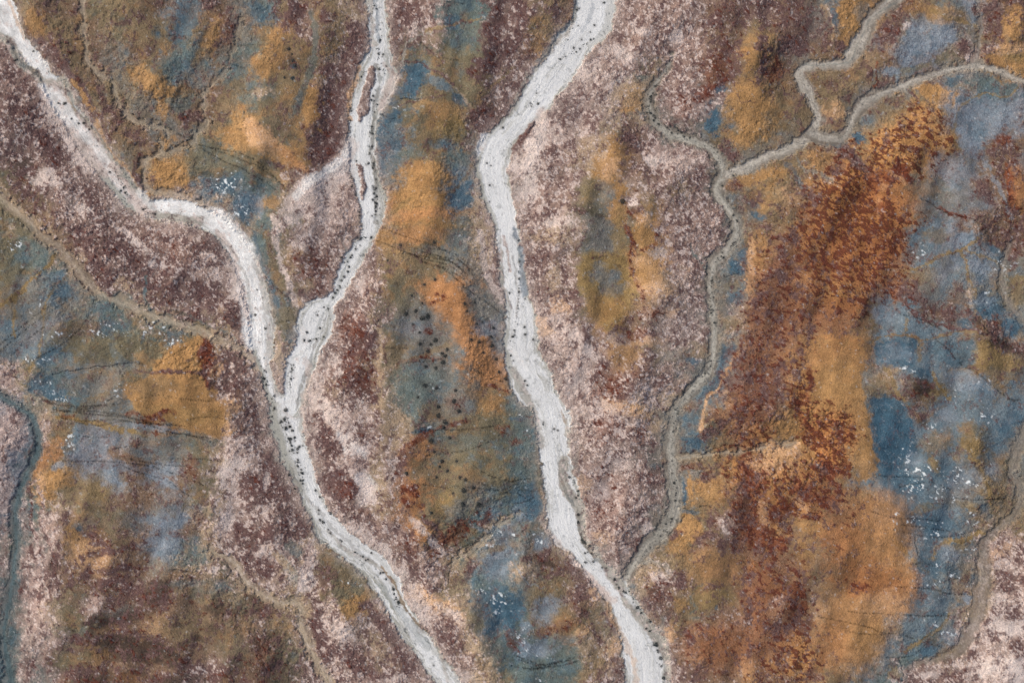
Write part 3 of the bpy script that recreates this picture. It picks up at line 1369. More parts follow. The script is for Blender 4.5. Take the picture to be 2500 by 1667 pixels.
e x .6 1730 700 40 80 0 .8
e x .7 1690 1090 90 40 40 .7
e x .6 1540 1210 50 60 0 .7
e e .9 1650 1180 140 60 0 .8
e e .6 1590 1000 60 60 0 .8
e x .8 1700 1300 60 40 -20 .8
e M .9 1200 1530 250 50 0 .8
e e .95 1560 1450 220 60 -10 .7
e e .7 1100 1510 100 20 -10 .8
e x .7 1330 1480 110 22 -10 .7
e e .95 1700 1480 60 80 0 .6
e x .7 1230 1520 60 30 0 .7
f .95 960 240 40 40
f .9 1030 220 50 60
f .9 990 70 20 20
f .8 1060 100 110 40
f .7 930 20 60 30
f .8 1180 240 40 40
f .9 1270 300 14 26
f .9 1390 410 40 18
f .6 1290 150 60 70
f .6 1390 190 50 20
f .8 1010 440 80 20
f .6 1220 470 50 20
f .8 1110 530 60 30
f .8 1390 640 60 30
f .9 1250 815 26 26
f .95 1315 830 20 20
f .95 1380 895 20 14
f .6 1160 760 40 40
f .5 1100 880 80 30
f .6 1190 990 30 30
f .6 1260 1065 40 10
f .5 1140 1180 20 40
f .6 1200 1220 100 20
f .5 1160 270 110 30
f .5 1410 460 40 20
f .4 860 440 40 60
t 720,130 830,145 960,145 1050,150
t 700,380 850,420 1000,430 1200,450
t 850,500 1000,540 1160,560 1300,545 1480,500
t 960,740 1060,735 1150,760
t 860,890 1000,900 1130,900 1230,850 1340,850
t 1000,900 1150,920 1250,950 1400,955
t 540,1060 700,1075 880,1080 1050,1100 1250,1100
t 340,1100 500,1130 650,1160 780,1210 900,1220 1000,1260
t 1000,1090 1150,1100 1220,1095
t 550,1200 700,1220 850,1220
t 1280,290 1400,300 1560,295 1640,300
t 760,1380 880,1390 1000,1370 1100,1280
t 740,1500 850,1520 960,1560
t 1100,1290 1200,1320
t 900,215 1100,180 1260,240
t 900,470 1050,490 1250,520
c 2 900,1380 920,1440 930,1510
c 3 1450,720 1445,900
c 2 1000,560 1020,680
T 3 2
e a .85 700 560 280 330 20 .6
e a .9 560 1150 240 330 10 .6
e a .85 820 900 180 200 0 .6
e A .6 700 850 300 120 22 .8
e A .5 480 560 160 120 20 .8
e X .5 620 900 90 30 20 .8
e y .5 800 1000 150 70 -10 .8
e o .6 640 1230 150 110 0 .9
e A .35 420 1300 120 160 10 .9
T 2 2
e A .55 1500 1300 260 170 0 .9
e A .5 1700 1000 120 200 0 .9
e a .6 1400 760 200 120 0 .9
T 3 1
e a .8 430 880 220 90 0 .7
e A .5 420 680 200 100 20 .9
e o .9 470 1120 150 200 0 .5
e B .7 830 1400 100 170 0 .6
T 2 0
e f .5 760 380 130 60 10 .9
e f .5 500 470 150 60 20 .9
e f .4 1120 1130 160 60 10 .9
T 0 0
e f .8 560 900 220 70 50 .7
e f .7 420 700 160 60 40 .7
e f .6 800 1180 200 40 48 .8
T 0 1
e f .6 1640 300 60 160 -15 .8
e f .6 1700 560 50 140 -15 .8
T 1 1
e f .6 420 1080 60 200 10 .8
e f .7 560 1300 160 50 45 .8
e f .5 400 1450 40 140 0 .8
T 1 2
e f .7 800 600 220 40 45 .8
e f .7 1050 900 260 50 50 .8
T 1 0
l f .8 60 640,1030 560,1130 420,1220 300,1310 230,1400 200,1568
e f .8 500 1270 190 60 -30 .6
T 1 1
l f .7 40 150,-60 130,80 180,250 240,420 280,540
T 2 0
e f .85 190 1000 50 230 5 .6
e f .6 100 1300 60 160 5 .7
T 0 1
e p .75 60 1400 110 170 0 .6
e p .6 300 1400 60 110 0 .6
T 0 2
e p .6 30 250 50 260 0 .7
e p .6 30 700 40 200 0 .7
e p .5 170 400 40 200 0 .8
e q .6 860 1130 220 60 -10 .6
e q .6 1000 1330 320 60 12 .6
e q .6 1110 930 100 70 -40 .6
T 3 2
e o .9 650 50 80 120 0 .6
e h .5 1000 20 60 40 0 .8
T 3 0
e A .6 850 1350 200 120 20 .9
e A .5 1700 1300 60 160 0 .8
T 3 1
e A .6 600 200 300 160 30 .9
e A .5 420 560 220 90 0 .9
T 3 1
e K .75 70 520 230 420 8 .9
e K .6 560 240 330 190 30 .9
T 2 1
e K .7 1640 1150 170 380 12 .9
T 2 2
e K .6 1620 350 160 300 0 .9
T 3 2
e K .6 60 1000 200 400 0 .9
e K .5 330 250 300 160 30 .9
T 3 1
e R .6 560 180 330 200 30 .9
e R .6 430 1400 160 160 30 .9
T 2 1
e f .35 300 900 260 420 -15 .9
e f .3 1100 650 220 300 0 .9
T 2 2
e f .3 700 350 220 320 0 .9
T 2 0
e f .35 450 700 260 300 0 .9
"""
WASHES = """
T 0 0
p i .9 .1 0,-10 70,-10 100,60 135,150 165,230 210,310 280,380 330,430 345,500 300,530 245,500 180,440 120,360 80,290 50,240 0,200
l y .5 20 60,20 100,110 130,170 165,260
l j .9 60 0,260 60,290 110,380 170,450 240,510 300,570 400,580
l g .8 26 60,290 120,400 230,490 290,550
p M .8 .25 0,400 60,430 130,500 200,560 260,620 330,740 260,760 100,740 0,760
p i .85 .2 300,590 400,600 450,640 440,720 470,790 600,860 600,960 500,900 380,780 330,700
p c .85 .3 470,790 620,860 680,960 640,1050 560,1000 480,900
l j .9 70 430,560 460,640 480,740 560,830 640,930 700,1030 800,1160 900,1270 980,1360 1050,1430 1180,1500 1330,1520 1440,1490
l n .6 16 440,560 470,700 600,840 700,980 830,1130
l e .8 50 700,1130 760,1190 840,1290 930,1400 1000,1470
p i .95 .12 1050,1410 1110,1375 1180,1380 1280,1390 1400,1430 1460,1470 1400,1490 1300,1480 1200,1470 1110,1450
T 0 1
l i .9 150 1480,-60 1560,0 1640,110 1700,240 1720,380 1740,560 1750,760
l e .8 40 1500,30 1600,170 1640,300 1680,480 1700,620
T 1 1
l j .5 40 0,220 40,360 80,520 110,640 100,760 90,880
l i .9 40 10,560 20,700 40,860 60,960
l j .4 24 -30,250 20,330 50,520 80,700 70,900 110,1050 150,1180
l i .5 40 280,900 270,1060 240,1200
T 1 2
l j .5 26 500,520 620,640 800,740 900,820 980,950 1020,1050 1100,1150 1250,1330 1320,1568
l d .8 16 860,760 930,850 990,960 1030,1060 1110,1150 1180,1210
l t .35 50 860,880 960,1040 1080,1180 1180,1330
T 1 0
i m .95 .0 790,455 822,480 822,560 790,640 780,760 750,800 710,850 695,780 715,680 745,560
i m .95 .0 702,1135 740,1150 755,1250 750,1340 738,1390 715,1320 718,1230
l y .7 26 720,470 690,560 645,650 640,740 650,820
l h .6 26 820,0 835,120 845,280
l j .7 34 790,0 800,150 810,300
l g .6 24 830,450 850,560 820,700 815,820 795,920 800,1060 820,1200 825,1400 820,1540
l p .8 16 930,420 950,520
p i .9 .25 640,1010 600,1070 520,1150 430,1200 320,1290 280,1370 350,1330 430,1260 520,1230 640,1180
p e .6 .3 870,600 940,520 1000,520 960,620 900,690 850,780
T 2 0
l U .5 30 440,20 420,130 330,230 250,340 180,420
l j .55 30 440,60 400,200 290,320 190,440 100,540 40,660 0,760
l h .4 24 560,30 520,140 480,220
p e .85 .3 180,760 225,750 225,900 190,1050 180,1200 120,1400 60,1320 100,1150 110,980 150,860
i x .9 .1 130,850 165,835 120,930 60,1010 10,1060 0,1030 60,940
T 2 1
l h .8 36 20,20 60,160 70,300 80,460
l c .7 18 -60,60 -30,200 -20,300
l j .7 50 20,980 60,1080 110,1180 160,1290 180,1400 200,1500
l j .8 22 350,1290 380,1400 390,1500
l n .5 16 340,1260 360,1340
T 2 2
p j .9 .08 330,0 385,0 390,160 440,270 480,330 510,400 500,500 560,600 620,700 560,690 470,560 450,440 400,340 350,260 310,130
l g .6 20 330,130 400,300 450,380 470,540 560,680 650,780
p j .9 .1 600,700 720,800 770,900 780,990 860,1060 960,1150 1040,1230 1085,1330 1090,1568 1060,1568 1040,1400 960,1260 860,1130 760,1020 740,940 640,830
l y .4 40 650,1000 700,1130 760,1250 830,1400 860,1568
l e .7 60 630,940 700,1000
l e .8 30 400,700 500,790 600,900 680,980
T 0 0
p f .75 .35 260,600 360,570 460,640 480,760 620,860 660,950 740,1080 820,1200 720,1230 640,1200 540,1120 470,1010 400,880 320,780
p i .7 .3 330,620 420,620 440,720 520,800 600,900 620,1000 560,960 480,880 400,800 350,700
l f .7 46 830,1230 900,1320 960,1400 1050,1480
l i .5 30 720,1140 800,1240 880,1340
T 1 0
e f .6 540 1250 150 60 -35 .7
e f .5 420 1420 180 130 0 .8
l f .65 120 640,1010 600,1110 460,1240 340,1340 290,1460
l i .5 60 650,1000 590,1100 460,1200 350,1280 290,1360
l f .5 26 880,430 930,520 900,640 850,760
T 1 1
e m .75 1645 270 30 130 12 .4
l f .7 46 1545,40 1560,180 1610,360 1690,500
l j .6 16 1763,560 1730,480 1700,380 1690,200 1680,60
l f .6 34 250,420 180,250 150,60 180,-100
l g .6 22 430,760 380,880 340,1000 300,1120 280,1260
T 2 0
l j .6 14 230,400 300,300 380,220 420,130
e e .8 150 1030 50 130 8 .5
e e .7 50 1140 90 26 -10 .6
e x .6 90 930 26 60 35 .5
T 0 2
l f .5 30 1640,60 1600,250 1560,420
T 1 0
p i .9 .1 1545,930 1605,935 1575,1000 1540,1070 1515,1110 1520,1020
T 0 0
l i .6 60 300,600 420,700 520,840 620,960 720,1100
l t .4 20 440,560 480,660 560,800 660,900 760,1060 880,1230 1000,1370
T 0 0
l i .55 60 960,1330 1040,1400 1130,1430
T 0 1
l g .4 18 1500,60 1620,190 1690,330 1720,500 1740,640
T 1 1
l f .5 34 330,900 370,1040 330,1160 320,1290
l t .35 18 560,60 640,200 560,420 440,640 400,780 260,900
l i .5 60 300,700 340,800 280,900
T 1 2
l g .4 24 230,60 330,260 470,430 640,600 820,760
T 2 1
l g .45 14 0,200 40,420 30,600
l i .7 30 -20,820 40,900 100,980
T 2 2
l f .5 30 200,450 280,560 360,640 440,730 560,860 640,980
T 3 0
l t .4 10 880,20 720,120 620,300 560,420 400,450 230,440
l x .3 6 860,10 700,110 600,300
l x .35 6 250,500 300,600 350,700 340,800 260,900
l x .35 6 640,640 800,590 960,560 1200,500
"""
# ------------------------------------------------------------------ raster of the ground (0.2 m cells)
ST = 2.0; MG = 200                                   # survey units are 0.1 m; margin around the surveyed area
NX = int((2500 + 2 * MG) / ST) + 1; NY = int((1667 + 2 * MG) / ST) + 1
gx = (np.arange(NX) * ST - MG).astype(np.float32); gy = (np.arange(NY) * ST - MG).astype(np.float32)
XX, YY = np.meshgrid(gx, gy)
FX, FY = np.meshgrid(np.fft.fftfreq(NX, ST), np.fft.fftfreq(NY, ST))
FR = np.hypot(FX, FY) + 1e-9

def nrm(a): return ((a - a.mean()) / a.std()).astype(np.float32)
def noise(seed, beta=1.5, lmin=4., lmax=200., ang=0., asp=1.):
    """fractal noise between two wavelengths (survey units), optionally stretched along an angle"""
    r = np.random.default_rng(seed)
    f = FR
    if asp != 1.:
        a = math.radians(ang); c, s = math.cos(a), math.sin(a)
        f = np.hypot((FX * c + FY * s) * asp, (-FX * s + FY * c)) + 1e-9
    amp = f ** -beta / (1 + (1 / (f * lmax)) ** 4) * np.exp(-(f * lmin) ** 2 * .5)
    amp[0, 0] = 0
    return nrm(np.fft.ifft2(np.fft.fft2(r.standard_normal((NY, NX))) * amp).real)
def quant(a):
    """even distribution 0..1, so that a threshold is a coverage"""
    g = np.linspace(0, 1, 513); s = np.quantile(a[::3, ::3], g)
    return np.interp(a, s, g).astype(np.float32)
def sstep(a, b, x):
    t = np.clip((x - a) / (b - a), 0, 1); return t * t * (3 - 2 * t)
def lin(c):
    c = np.asarray(c, np.float32) / 255.
    return np.where(c <= .04045, c / 12.92, ((c + .055) / 1.055) ** 2.4).astype(np.float32)

WX = noise(1, 1.6, 8, 120) * 4.5 + noise(3, 1.2, 5, 30) * 2
WY = noise(2, 1.6, 8, 120) * 4.5 + noise(4, 1.2, 5, 30) * 2
WS = noise(5, 1.3, 4, 60)                              # ragged edges
U, V = XX + WX, YY + WY

# class vectors
keys = list(KL); NP = 10
PV = np.zeros((len(keys), NP), np.float32)
for i, k in enumerate(keys):
    PV[i, :3] = lin(KL[k][0]); PV[i, 3:] = KL[k][1:]
KI = {k: i for i, k in enumerate(keys)}

cells = ''.join(ROWS.split()); rows = [cells[i:i + 48] for i in range(0, 48 * 32, 48)]
G = np.array([[KI.get(c, -1) for c in r] for r in rows])
P0 = np.zeros(G.shape + (NP,), np.float32)
for j in range(32):
    for i in range(48):
        if G[j, i] >= 0: P0[j, i] = PV[G[j, i]]
        else:                                          # under a wash: take the neighbours
            ws = 0; acc = 0
            for dj in range(-3, 4):
                for di in range(-3, 4):
                    y, x = j + dj, i + di
                    if 0 <= y < 32 and 0 <= x < 48 and G[y, x] >= 0:
                        q = 1 / (dj * dj + di * di) ** 2; acc = acc + PV[G[y, x]] * q; ws += q
            P0[j, i] = acc / ws
K = 2352 / 2500.
WU = XX + WX * 3; WV = YY + WY * 3
cx = np.clip(WU * K / 49 - .5, 0, 46.999); cy = np.clip(WV * K / 49 - .5, 0, 30.999)
ix = cx.astype(int); iy = cy.astype(int); fx = (cx - ix)[..., None]; fy = (cy - iy)[..., None]
P = P0[iy, ix] * (1 - fx) * (1 - fy) + P0[iy, ix + 1] * fx * (1 - fy) + P0[iy + 1, ix] * (1 - fx) * fy + P0[iy + 1, ix + 1] * fx * fy
P = P.astype(np.float32)
DH = np.zeros((NY, NX), np.float32)                    # small incisions, metres
DK = np.ones((NY, NX), np.float32)                     # darker rills and trail dots, multiplies the colour
SPK = np.zeros((NY, NX), np.float32)                   # crystal cover

def win(x0, x1, y0, y1):
    return slice(max(0, int((y0 + MG) / ST)), min(NY, int((y1 + MG) / ST) + 2)), slice(max(0, int((x0 + MG) / ST)), min(NX, int((x1 + MG) / ST) + 2))
def blend(w, k, a):
    a = a[..., None]; P[w] = P[w] * (1 - a) + PV[KI[k]] * a
def pline(pts, w, A, B):
    """distance to a polyline inside window w; also position along it"""
    d = np.full(A[w].shape, 1e9, np.float32); sp = np.zeros_like(d); L = 0
    for (x0, y0), (x1, y1) in zip(pts[:-1], pts[1:]):
        vx, vy = x1 - x0, y1 - y0; l2 = vx * vx + vy * vy + 1e-9
        t = np.clip(((A[w] - x0) * vx + (B[w] - y0) * vy) / l2, 0, 1)
        q = np.hypot(A[w] - x0 - t * vx, B[w] - y0 - t * vy)
        m = q < d; d[m] = q[m]; sp[m] = (L + t * math.sqrt(l2))[m]; L += math.sqrt(l2)
    return d, sp, L
def smooth(pts, n=6):
    p = [tuple(map(float, q)) for q in pts]; p = [p[0]] + p + [p[-1]]; out = []
    for a, b, c, d in zip(p[:-3], p[1:-2], p[2:-1], p[3:]):
        for k in range(n):
            t = k / n
            out.append(tuple(.5 * (2 * b[i] + (c[i] - a[i]) * t + (2 * a[i] - 5 * b[i] + 4 * c[i] - d[i]) * t * t + (3 * b[i] - a[i] - 3 * c[i] + d[i]) * t ** 3) for i in range(len(b))))
    out.append(p[-1]); return out
def bbox(pts, m):
    xs = [p[0] for p in pts]; ys = [p[1] for p in pts]
    return win(min(xs) - m, max(xs) + m, min(ys) - m, max(ys) + m)
def inside(pts, A, B, w):
    r = np.zeros(A[w].shape, bool); a = A[w]; b = B[w]; n = len(pts)
    for i in range(n):
        x0, y0 = pts[i]; x1, y1 = pts[(i + 1) % n]
        if y0 == y1: continue
        m = ((y0 > b) != (y1 > b)) & (a < (x1 - x0) * (b - y0) / (y1 - y0) + x0); r ^= m
    return r

OX = OY = 0.; SC = 2.8208
late = []; shr = []
R = random.Random(7)
def pt(s): x, y = s.split(','); return (OX + float(x) / SC, OY + float(y) / SC)
for ln in SURVEY.strip().splitlines():
    f = ln.split(); k = f[0]
    if k == 'T': OX = 625. * int(f[1]); OY = 555.67 * int(f[2])
    elif k == 'e':
        a, x, y, rx, ry, an, so = map(float, f[2:]); wq = min(1., .25 + min(rx, ry) / 160)
        x = OX + x / SC; y = OY + y / SC; rx /= SC; ry /= SC; m = max(rx, ry) * 1.6 + 30
        w_ = win(x - m, x + m, y - m, y + m)
        c, s = math.cos(math.radians(an)), math.sin(math.radians(an))
        dx, dy = XX[w_] + WX[w_] * wq - x, YY[w_] + WY[w_] * wq - y
        q = np.hypot((dx * c + dy * s) / rx, (-dx * s + dy * c) / ry)
        q = q + WS[w_] * min(.22, 5. / min(rx, ry))
        blend(w_, f[1], a * sstep(1 + so * .75, 1 - so * .75, q))
    elif k == 'l':
        a, wd = float(f[2]), float(f[3]) / SC / 2; pts = smooth([pt(s) for s in f[4:]], 4)
        w_ = bbox(pts, wd * 2 + 25); d, sp, L = pline(pts, w_, XX + WX * .5, YY + WY * .5)
        d = d + WS[w_] * min(2.5, wd * .4)
        blend(w_, f[1], a * sstep(wd * 1.5, wd * .5, d))
    elif k == 'p':
        a, so = float(f[2]), float(f[3]); pts = smooth([pt(s) for s in f[4:]] + [pt(f[4])], 3)
        w_ = bbox(pts, 40); A, B = XX + WX * .6, YY + WY * .6
        i_ = inside(pts, A, B, w_); d, _, _ = pline(pts, w_, A, B); d = np.where(i_, -d, d) + WS[w_] * 2.5
        sw = 4 + so * 40; blend(w_, f[1], a * sstep(sw * .5, -sw * .5, d))
    else: late.append((k, f[1:], OX, OY))
# ------------------------------------------------------------------ washes: left bank, right bank at successive stations (units of 2500/2352)
WASH = {
 'west': ['white', """-190,-200,-120,-200 -70,-60,-6,-60 -45,0,30,0 -20,55,50,60 20,95,72,100 52,130,100,140 82,165,122,170 103,200,147,193 125,245,170,236
  155,297,205,283 200,366,250,350 245,428,291,410 290,472,325,446 335,494,345,462 380,505,382,458
  430,515,430,464 475,530,490,490 508,558,545,537 538,608,585,598 553,650,606,648 568,700,622,700 577,750,632,760
  580,800,628,815 596,850,628,858 610,900,640,905 618,950,690,940 630,1000,698,1000 648,1050,712,1050 682,1115,732,1112
  706,1180,748,1165 735,1238,790,1208 780,1275,830,1243 830,1318,872,1272 868,1366,908,1315 903,1430,930,1375
  945,1490,962,1425 975,1530,1010,1500 1000,1568,1055,1560 1040,1640,1100,1640 1100,1780,1165,1780"""],
 'middle': ['white', """830,-200,880,-200 838,-60,884,-60 842,0,886,0 846,60,890,60 850,110,896,110 832,150,905,160 815,190,912,185 804,230,888,228
  802,270,872,262 802,320,862,300 803,350,862,340 808,400,868,400 818,440,882,442 828,480,886,468 833,520,874,520
  822,548,858,555 800,580,838,582 780,620,820,622 762,662,796,666 735,697,774,700 690,717,768,735 684,765,758,765
  672,805,742,800 656,835,728,830 652,870,712,865 653,905,700,900 655,935,692,940"""],
 'east': ['white', """1400,-200,1490,-200 1345,-60,1440,-60 1330,0,1420,0 1308,50,1410,55 1272,100,1372,100 1252,140,1345,135 1215,180,1318,175
  1190,230,1268,235 1165,265,1240,275 1138,295,1215,300 1110,325,1190,325 1095,365,1172,360 1098,400,1166,400 1106,440,1176,445
  1120,475,1186,480 1134,508,1190,512 1140,548,1196,552 1143,588,1199,590 1150,632,1206,630 1158,680,1212,682
  1160,720,1228,722 1159,770,1234,765 1158,815,1236,805 1160,850,1260,850 1175,885,1284,900 1212,912,1298,935
  1228,955,1308,965 1236,1000,1306,1015 1243,1060,1312,1070 1249,1110,1328,1125 1254,1170,1340,1165 1268,1228,1342,1210
  1308,1270,1358,1258 1340,1310,1400,1302 1378,1360,1440,1345 1404,1400,1465,1385 1418,1450,1500,1440 1428,1500,1528,1485
  1438,1568,1538,1560 1440,1640,1545,1640 1460,1780,1560,1780"""],
}
GULLY = {   # x, y, half width
 'shrub': ['grey', """1542,130,3.5 1530,160,6 1506,192,9 1490,235,13 1497,265,12 1530,300,14 1580,320,14 1625,335,13 1650,362,12 1662,395,12
  1650,435,14 1665,470,15 1688,500,14 1690,540,14 1668,575,15 1645,600,20 1634,640,12 1636,700,12 1640,760,12 1640,800,12
  1632,845,12 1597,890,13 1560,930,13 1545,975,14 1540,1020,16 1542,1080,18 1550,1120,16 1550,1170,16 1530,1210,18
  1490,1250,18 1455,1300,12 1434,1342,8"""],
 'upper': ['pale', """2200,-190,20 2085,-40,17 2050,0,18 2010,35,15 1985,80,17 1965,115,19 1940,145,14 1900,152,9 1862,152,11 1838,165,13 1850,195,15 1868,235,11
  1878,262,10 1872,290,13 1850,320,14 1810,345,13 1760,365,12 1710,385,13 1672,402,10"""],
 'branch': ['pale', """2540,250,8 2400,210,8 2352,188,8 2300,165,8 2240,152,10 2180,160,9 2100,188,10 2040,212,11 1990,235,16 1963,265,13 1953,300,11 1936,320,12 1900,318,16 1862,308,14"""],
 'top': ['pale', """2225,-190,5 2238,-40,5 2246,20,5 2255,60,6 2248,110,6 2232,148,8"""],
 'corner': ['teal', """-180,900,7 -40,905,7 0,912,8 30,925,8 60,945,8 80,970,8 87,1005,8 82,1050,9 62,1090,11 42,1140,11 34,1200,10 37,1280,12 25,1360,12 10,1430,8 8,1480,8 25,1560,12 30,1640,12 60,1780,12"""],
 'leftside': ['tan', """-190,330,13 -60,400,13 -20,440,13 40,490,13 100,542,13 150,582,12 188,632,13 232,676,13 300,705,13 370,733,11 450,754,11 520,784,9 572,818,8 600,850,6"""],
 'north': ['tan', """180,-190,6 186,-40,6 190,20,7 194,60,7 196,105,8 202,140,8 233,170,8 260,193,7 267,213,8 277,247,8 310,277,8 360,293,7 383,307,6"""],
 'northeast': ['tan', """537,30,3.5 550,63,4 520,157,4 494,190,5 467,217,6 470,260,7 474,283,7 450,307,7 443,327,6 387,350,6"""],
 'loop': ['tan', """367,317,6 377,353,7 337,367,8 333,410,8 347,437,9 400,447,8 460,467,8"""],
 'south': ['tan', """480,1262,8 534,1292,9 567,1332,10 588,1355,10 628,1378,10 685,1388,10 692,1428,11 708,1478,12 728,1522,12 765,1590,12 800,1780,12"""],
 'rim': ['tan', """1556,1052,4 1600,1046,5 1640,1040,4 1700,1036,4 1780,1024,4 1850,1012,3.5"""],
 'slope': ['tan', """1040,1290,6 1080,1265,6 1120,1235,6 1150,1205,6 1190,1180,5"""],
 'far': ['dim', """2540,780,16 2420,900,16 2352,1000,14 2325,1080,12 2345,1120,9 2332,1180,12 2290,1212,11 2262,1248,12 2258,1330,20 2250,1390,20 2230,1450,17 2200,1497,14 2150,1512,8 2105,1528,6"""],
 'edge': ['dim', """2320,560,7 2305,610,8 2303,650,9 2315,690,9 2352,740,9 2400,790,9"""],
}
NSTREAM = [quant(noise(40 + i, 1.0, 3, 60)) for i in range(2)]
NRAG = noise(48, 1.2, 6, 40)
NBROAD = quant(noise(47, 1.8, 12, 200))
SOIL = np.zeros((NY, NX), np.int8)                     # 0 ground, else which bed
BANK = np.full((NY, NX), 400., np.float32)             # distance to the nearest bank, survey units
def station_field(st, w_, soften=1.0):
    """signed position across (-1 left bank .. 1 right bank), distance outside, position along"""
    pts = [((a + c) / 2, (b + d) / 2, a, b, c, d) for a, b, c, d in st]
    pts = smooth(pts, 5)
    A = XX[w_] + WX[w_] * .35 * soften; B = YY[w_] + WY[w_] * .35 * soften
    d = np.full(A.shape, 1e9, np.float32); T = np.zeros_like(d); SP = np.zeros_like(d); E = np.full(A.shape, 1e9, np.float32); L = 0
    for p, q in zip(pts[:-1], pts[1:]):
        vx, vy = q[0] - p[0], q[1] - p[1]; l = math.hypot(vx, vy) + 1e-6
        t = np.clip(((A - p[0]) * vx + (B - p[1]) * vy) / (l * l), 0, 1)
        mx = p[0] + t * vx; my = p[1] + t * vy
        qd = np.hypot(A - mx, B - my)
        hx = (q[4] - q[2]) * t + (p[4] - p[2]) * (1 - t); hy = (q[5] - q[3]) * t + (p[5] - p[3]) * (1 - t)
        hw = .5 * np.abs(hx * vy - hy * vx) / l + .01 + .0 * t     # half width square to the flow
        hw = np.maximum(hw, 3.5)
        side = np.sign((A - p[0]) * (-vy) + (B - p[1]) * vx)
        m = qd - hw < E
        E[m] = (qd - hw)[m]; T[m] = (-side * qd / hw)[m]; SP[m] = (L + t * l)[m]; L += l
    return E, T, SP

def streak(w_, SP, T, hw, seed, ls=60., lt=5.):
    """noise drawn out along the flow"""
    r = np.random.default_rng(seed); H, Wd = 256, 1024
    a = r.standard_normal((H, Wd))
    fy_, fx_ = np.meshgrid(np.fft.fftfreq(H), np.fft.fftfreq(Wd), indexing='ij')
    f = np.hypot(fx_ * 5, fy_) + 1e-4; am = f ** -1.1; am[0, 0] = 0
    n = np.fft.ifft2(np.fft.fft2(a) * am).real; s = np.sort(n.ravel())
    n = np.searchsorted(s, n) / s.size
    u = SP / 3.0 % (Wd - 1); v = (T * hw / 1.1 + 4000) % (H - 1)
    iu = u.astype(int); iv = v.astype(int); a_ = u - iu; b_ = v - iv
    return (n[iv, iu] * (1 - a_) * (1 - b_) + n[iv, iu + 1] * a_ * (1 - b_) + n[iv + 1, iu] * (1 - a_) * b_ + n[iv + 1, iu + 1] * a_ * b_).astype(np.float32)

TINT = {  # centre, margin, dark thread
 'white': ((206,207,204), (158,157,147), (92,96,96)),
 'grey': ((158,154,142), (122,115,104), (74,76,72)),
 'pale': ((164,158,146), (132,124,112), (80,80,76)),
 'teal': ((80,96,98), (96,100,98), (48,60,62)),
 'dim': ((150,140,126), (126,116,102), (86,86,78)), 'tan': ((164,152,132), (140,126,106), (84,78,66)),
}
WK = 2500 / 2352.
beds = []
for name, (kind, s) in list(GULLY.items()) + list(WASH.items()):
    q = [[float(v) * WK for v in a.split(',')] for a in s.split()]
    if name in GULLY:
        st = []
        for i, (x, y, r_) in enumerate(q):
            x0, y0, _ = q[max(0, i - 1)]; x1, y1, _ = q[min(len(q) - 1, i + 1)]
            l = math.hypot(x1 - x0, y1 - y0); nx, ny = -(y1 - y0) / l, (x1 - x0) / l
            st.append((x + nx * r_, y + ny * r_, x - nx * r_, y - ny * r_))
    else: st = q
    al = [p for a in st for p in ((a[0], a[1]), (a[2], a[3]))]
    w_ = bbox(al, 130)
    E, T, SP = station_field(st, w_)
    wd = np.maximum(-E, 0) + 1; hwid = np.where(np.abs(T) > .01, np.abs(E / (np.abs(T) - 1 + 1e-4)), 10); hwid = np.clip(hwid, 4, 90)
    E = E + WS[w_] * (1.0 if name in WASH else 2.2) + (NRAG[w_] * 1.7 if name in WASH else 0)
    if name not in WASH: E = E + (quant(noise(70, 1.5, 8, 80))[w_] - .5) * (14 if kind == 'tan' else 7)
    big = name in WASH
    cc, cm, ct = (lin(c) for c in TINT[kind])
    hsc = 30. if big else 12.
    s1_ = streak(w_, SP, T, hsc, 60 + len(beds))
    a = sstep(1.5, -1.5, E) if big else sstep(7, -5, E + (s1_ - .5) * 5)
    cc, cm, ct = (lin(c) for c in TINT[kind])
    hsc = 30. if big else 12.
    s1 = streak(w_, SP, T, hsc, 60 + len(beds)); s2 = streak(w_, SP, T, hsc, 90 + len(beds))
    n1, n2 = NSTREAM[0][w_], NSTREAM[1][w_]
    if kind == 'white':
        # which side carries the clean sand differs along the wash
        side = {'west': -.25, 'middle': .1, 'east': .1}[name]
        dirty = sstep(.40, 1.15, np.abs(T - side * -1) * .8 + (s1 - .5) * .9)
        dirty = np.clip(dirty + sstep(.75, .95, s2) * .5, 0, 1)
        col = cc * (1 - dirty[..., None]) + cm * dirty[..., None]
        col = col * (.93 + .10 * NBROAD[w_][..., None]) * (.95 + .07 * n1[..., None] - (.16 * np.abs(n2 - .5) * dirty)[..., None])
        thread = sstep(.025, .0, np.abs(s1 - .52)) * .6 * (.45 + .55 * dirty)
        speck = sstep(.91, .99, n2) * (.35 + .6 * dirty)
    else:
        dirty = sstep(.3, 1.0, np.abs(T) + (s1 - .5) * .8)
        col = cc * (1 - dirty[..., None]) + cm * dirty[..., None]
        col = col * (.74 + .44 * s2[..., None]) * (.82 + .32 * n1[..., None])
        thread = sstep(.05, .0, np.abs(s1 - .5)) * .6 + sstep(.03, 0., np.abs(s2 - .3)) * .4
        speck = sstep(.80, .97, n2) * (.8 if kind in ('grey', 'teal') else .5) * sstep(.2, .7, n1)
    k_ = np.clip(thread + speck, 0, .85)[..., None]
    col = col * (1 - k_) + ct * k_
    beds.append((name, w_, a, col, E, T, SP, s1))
    BANK[w_] = np.minimum(BANK[w_], np.maximum(E, -60.))
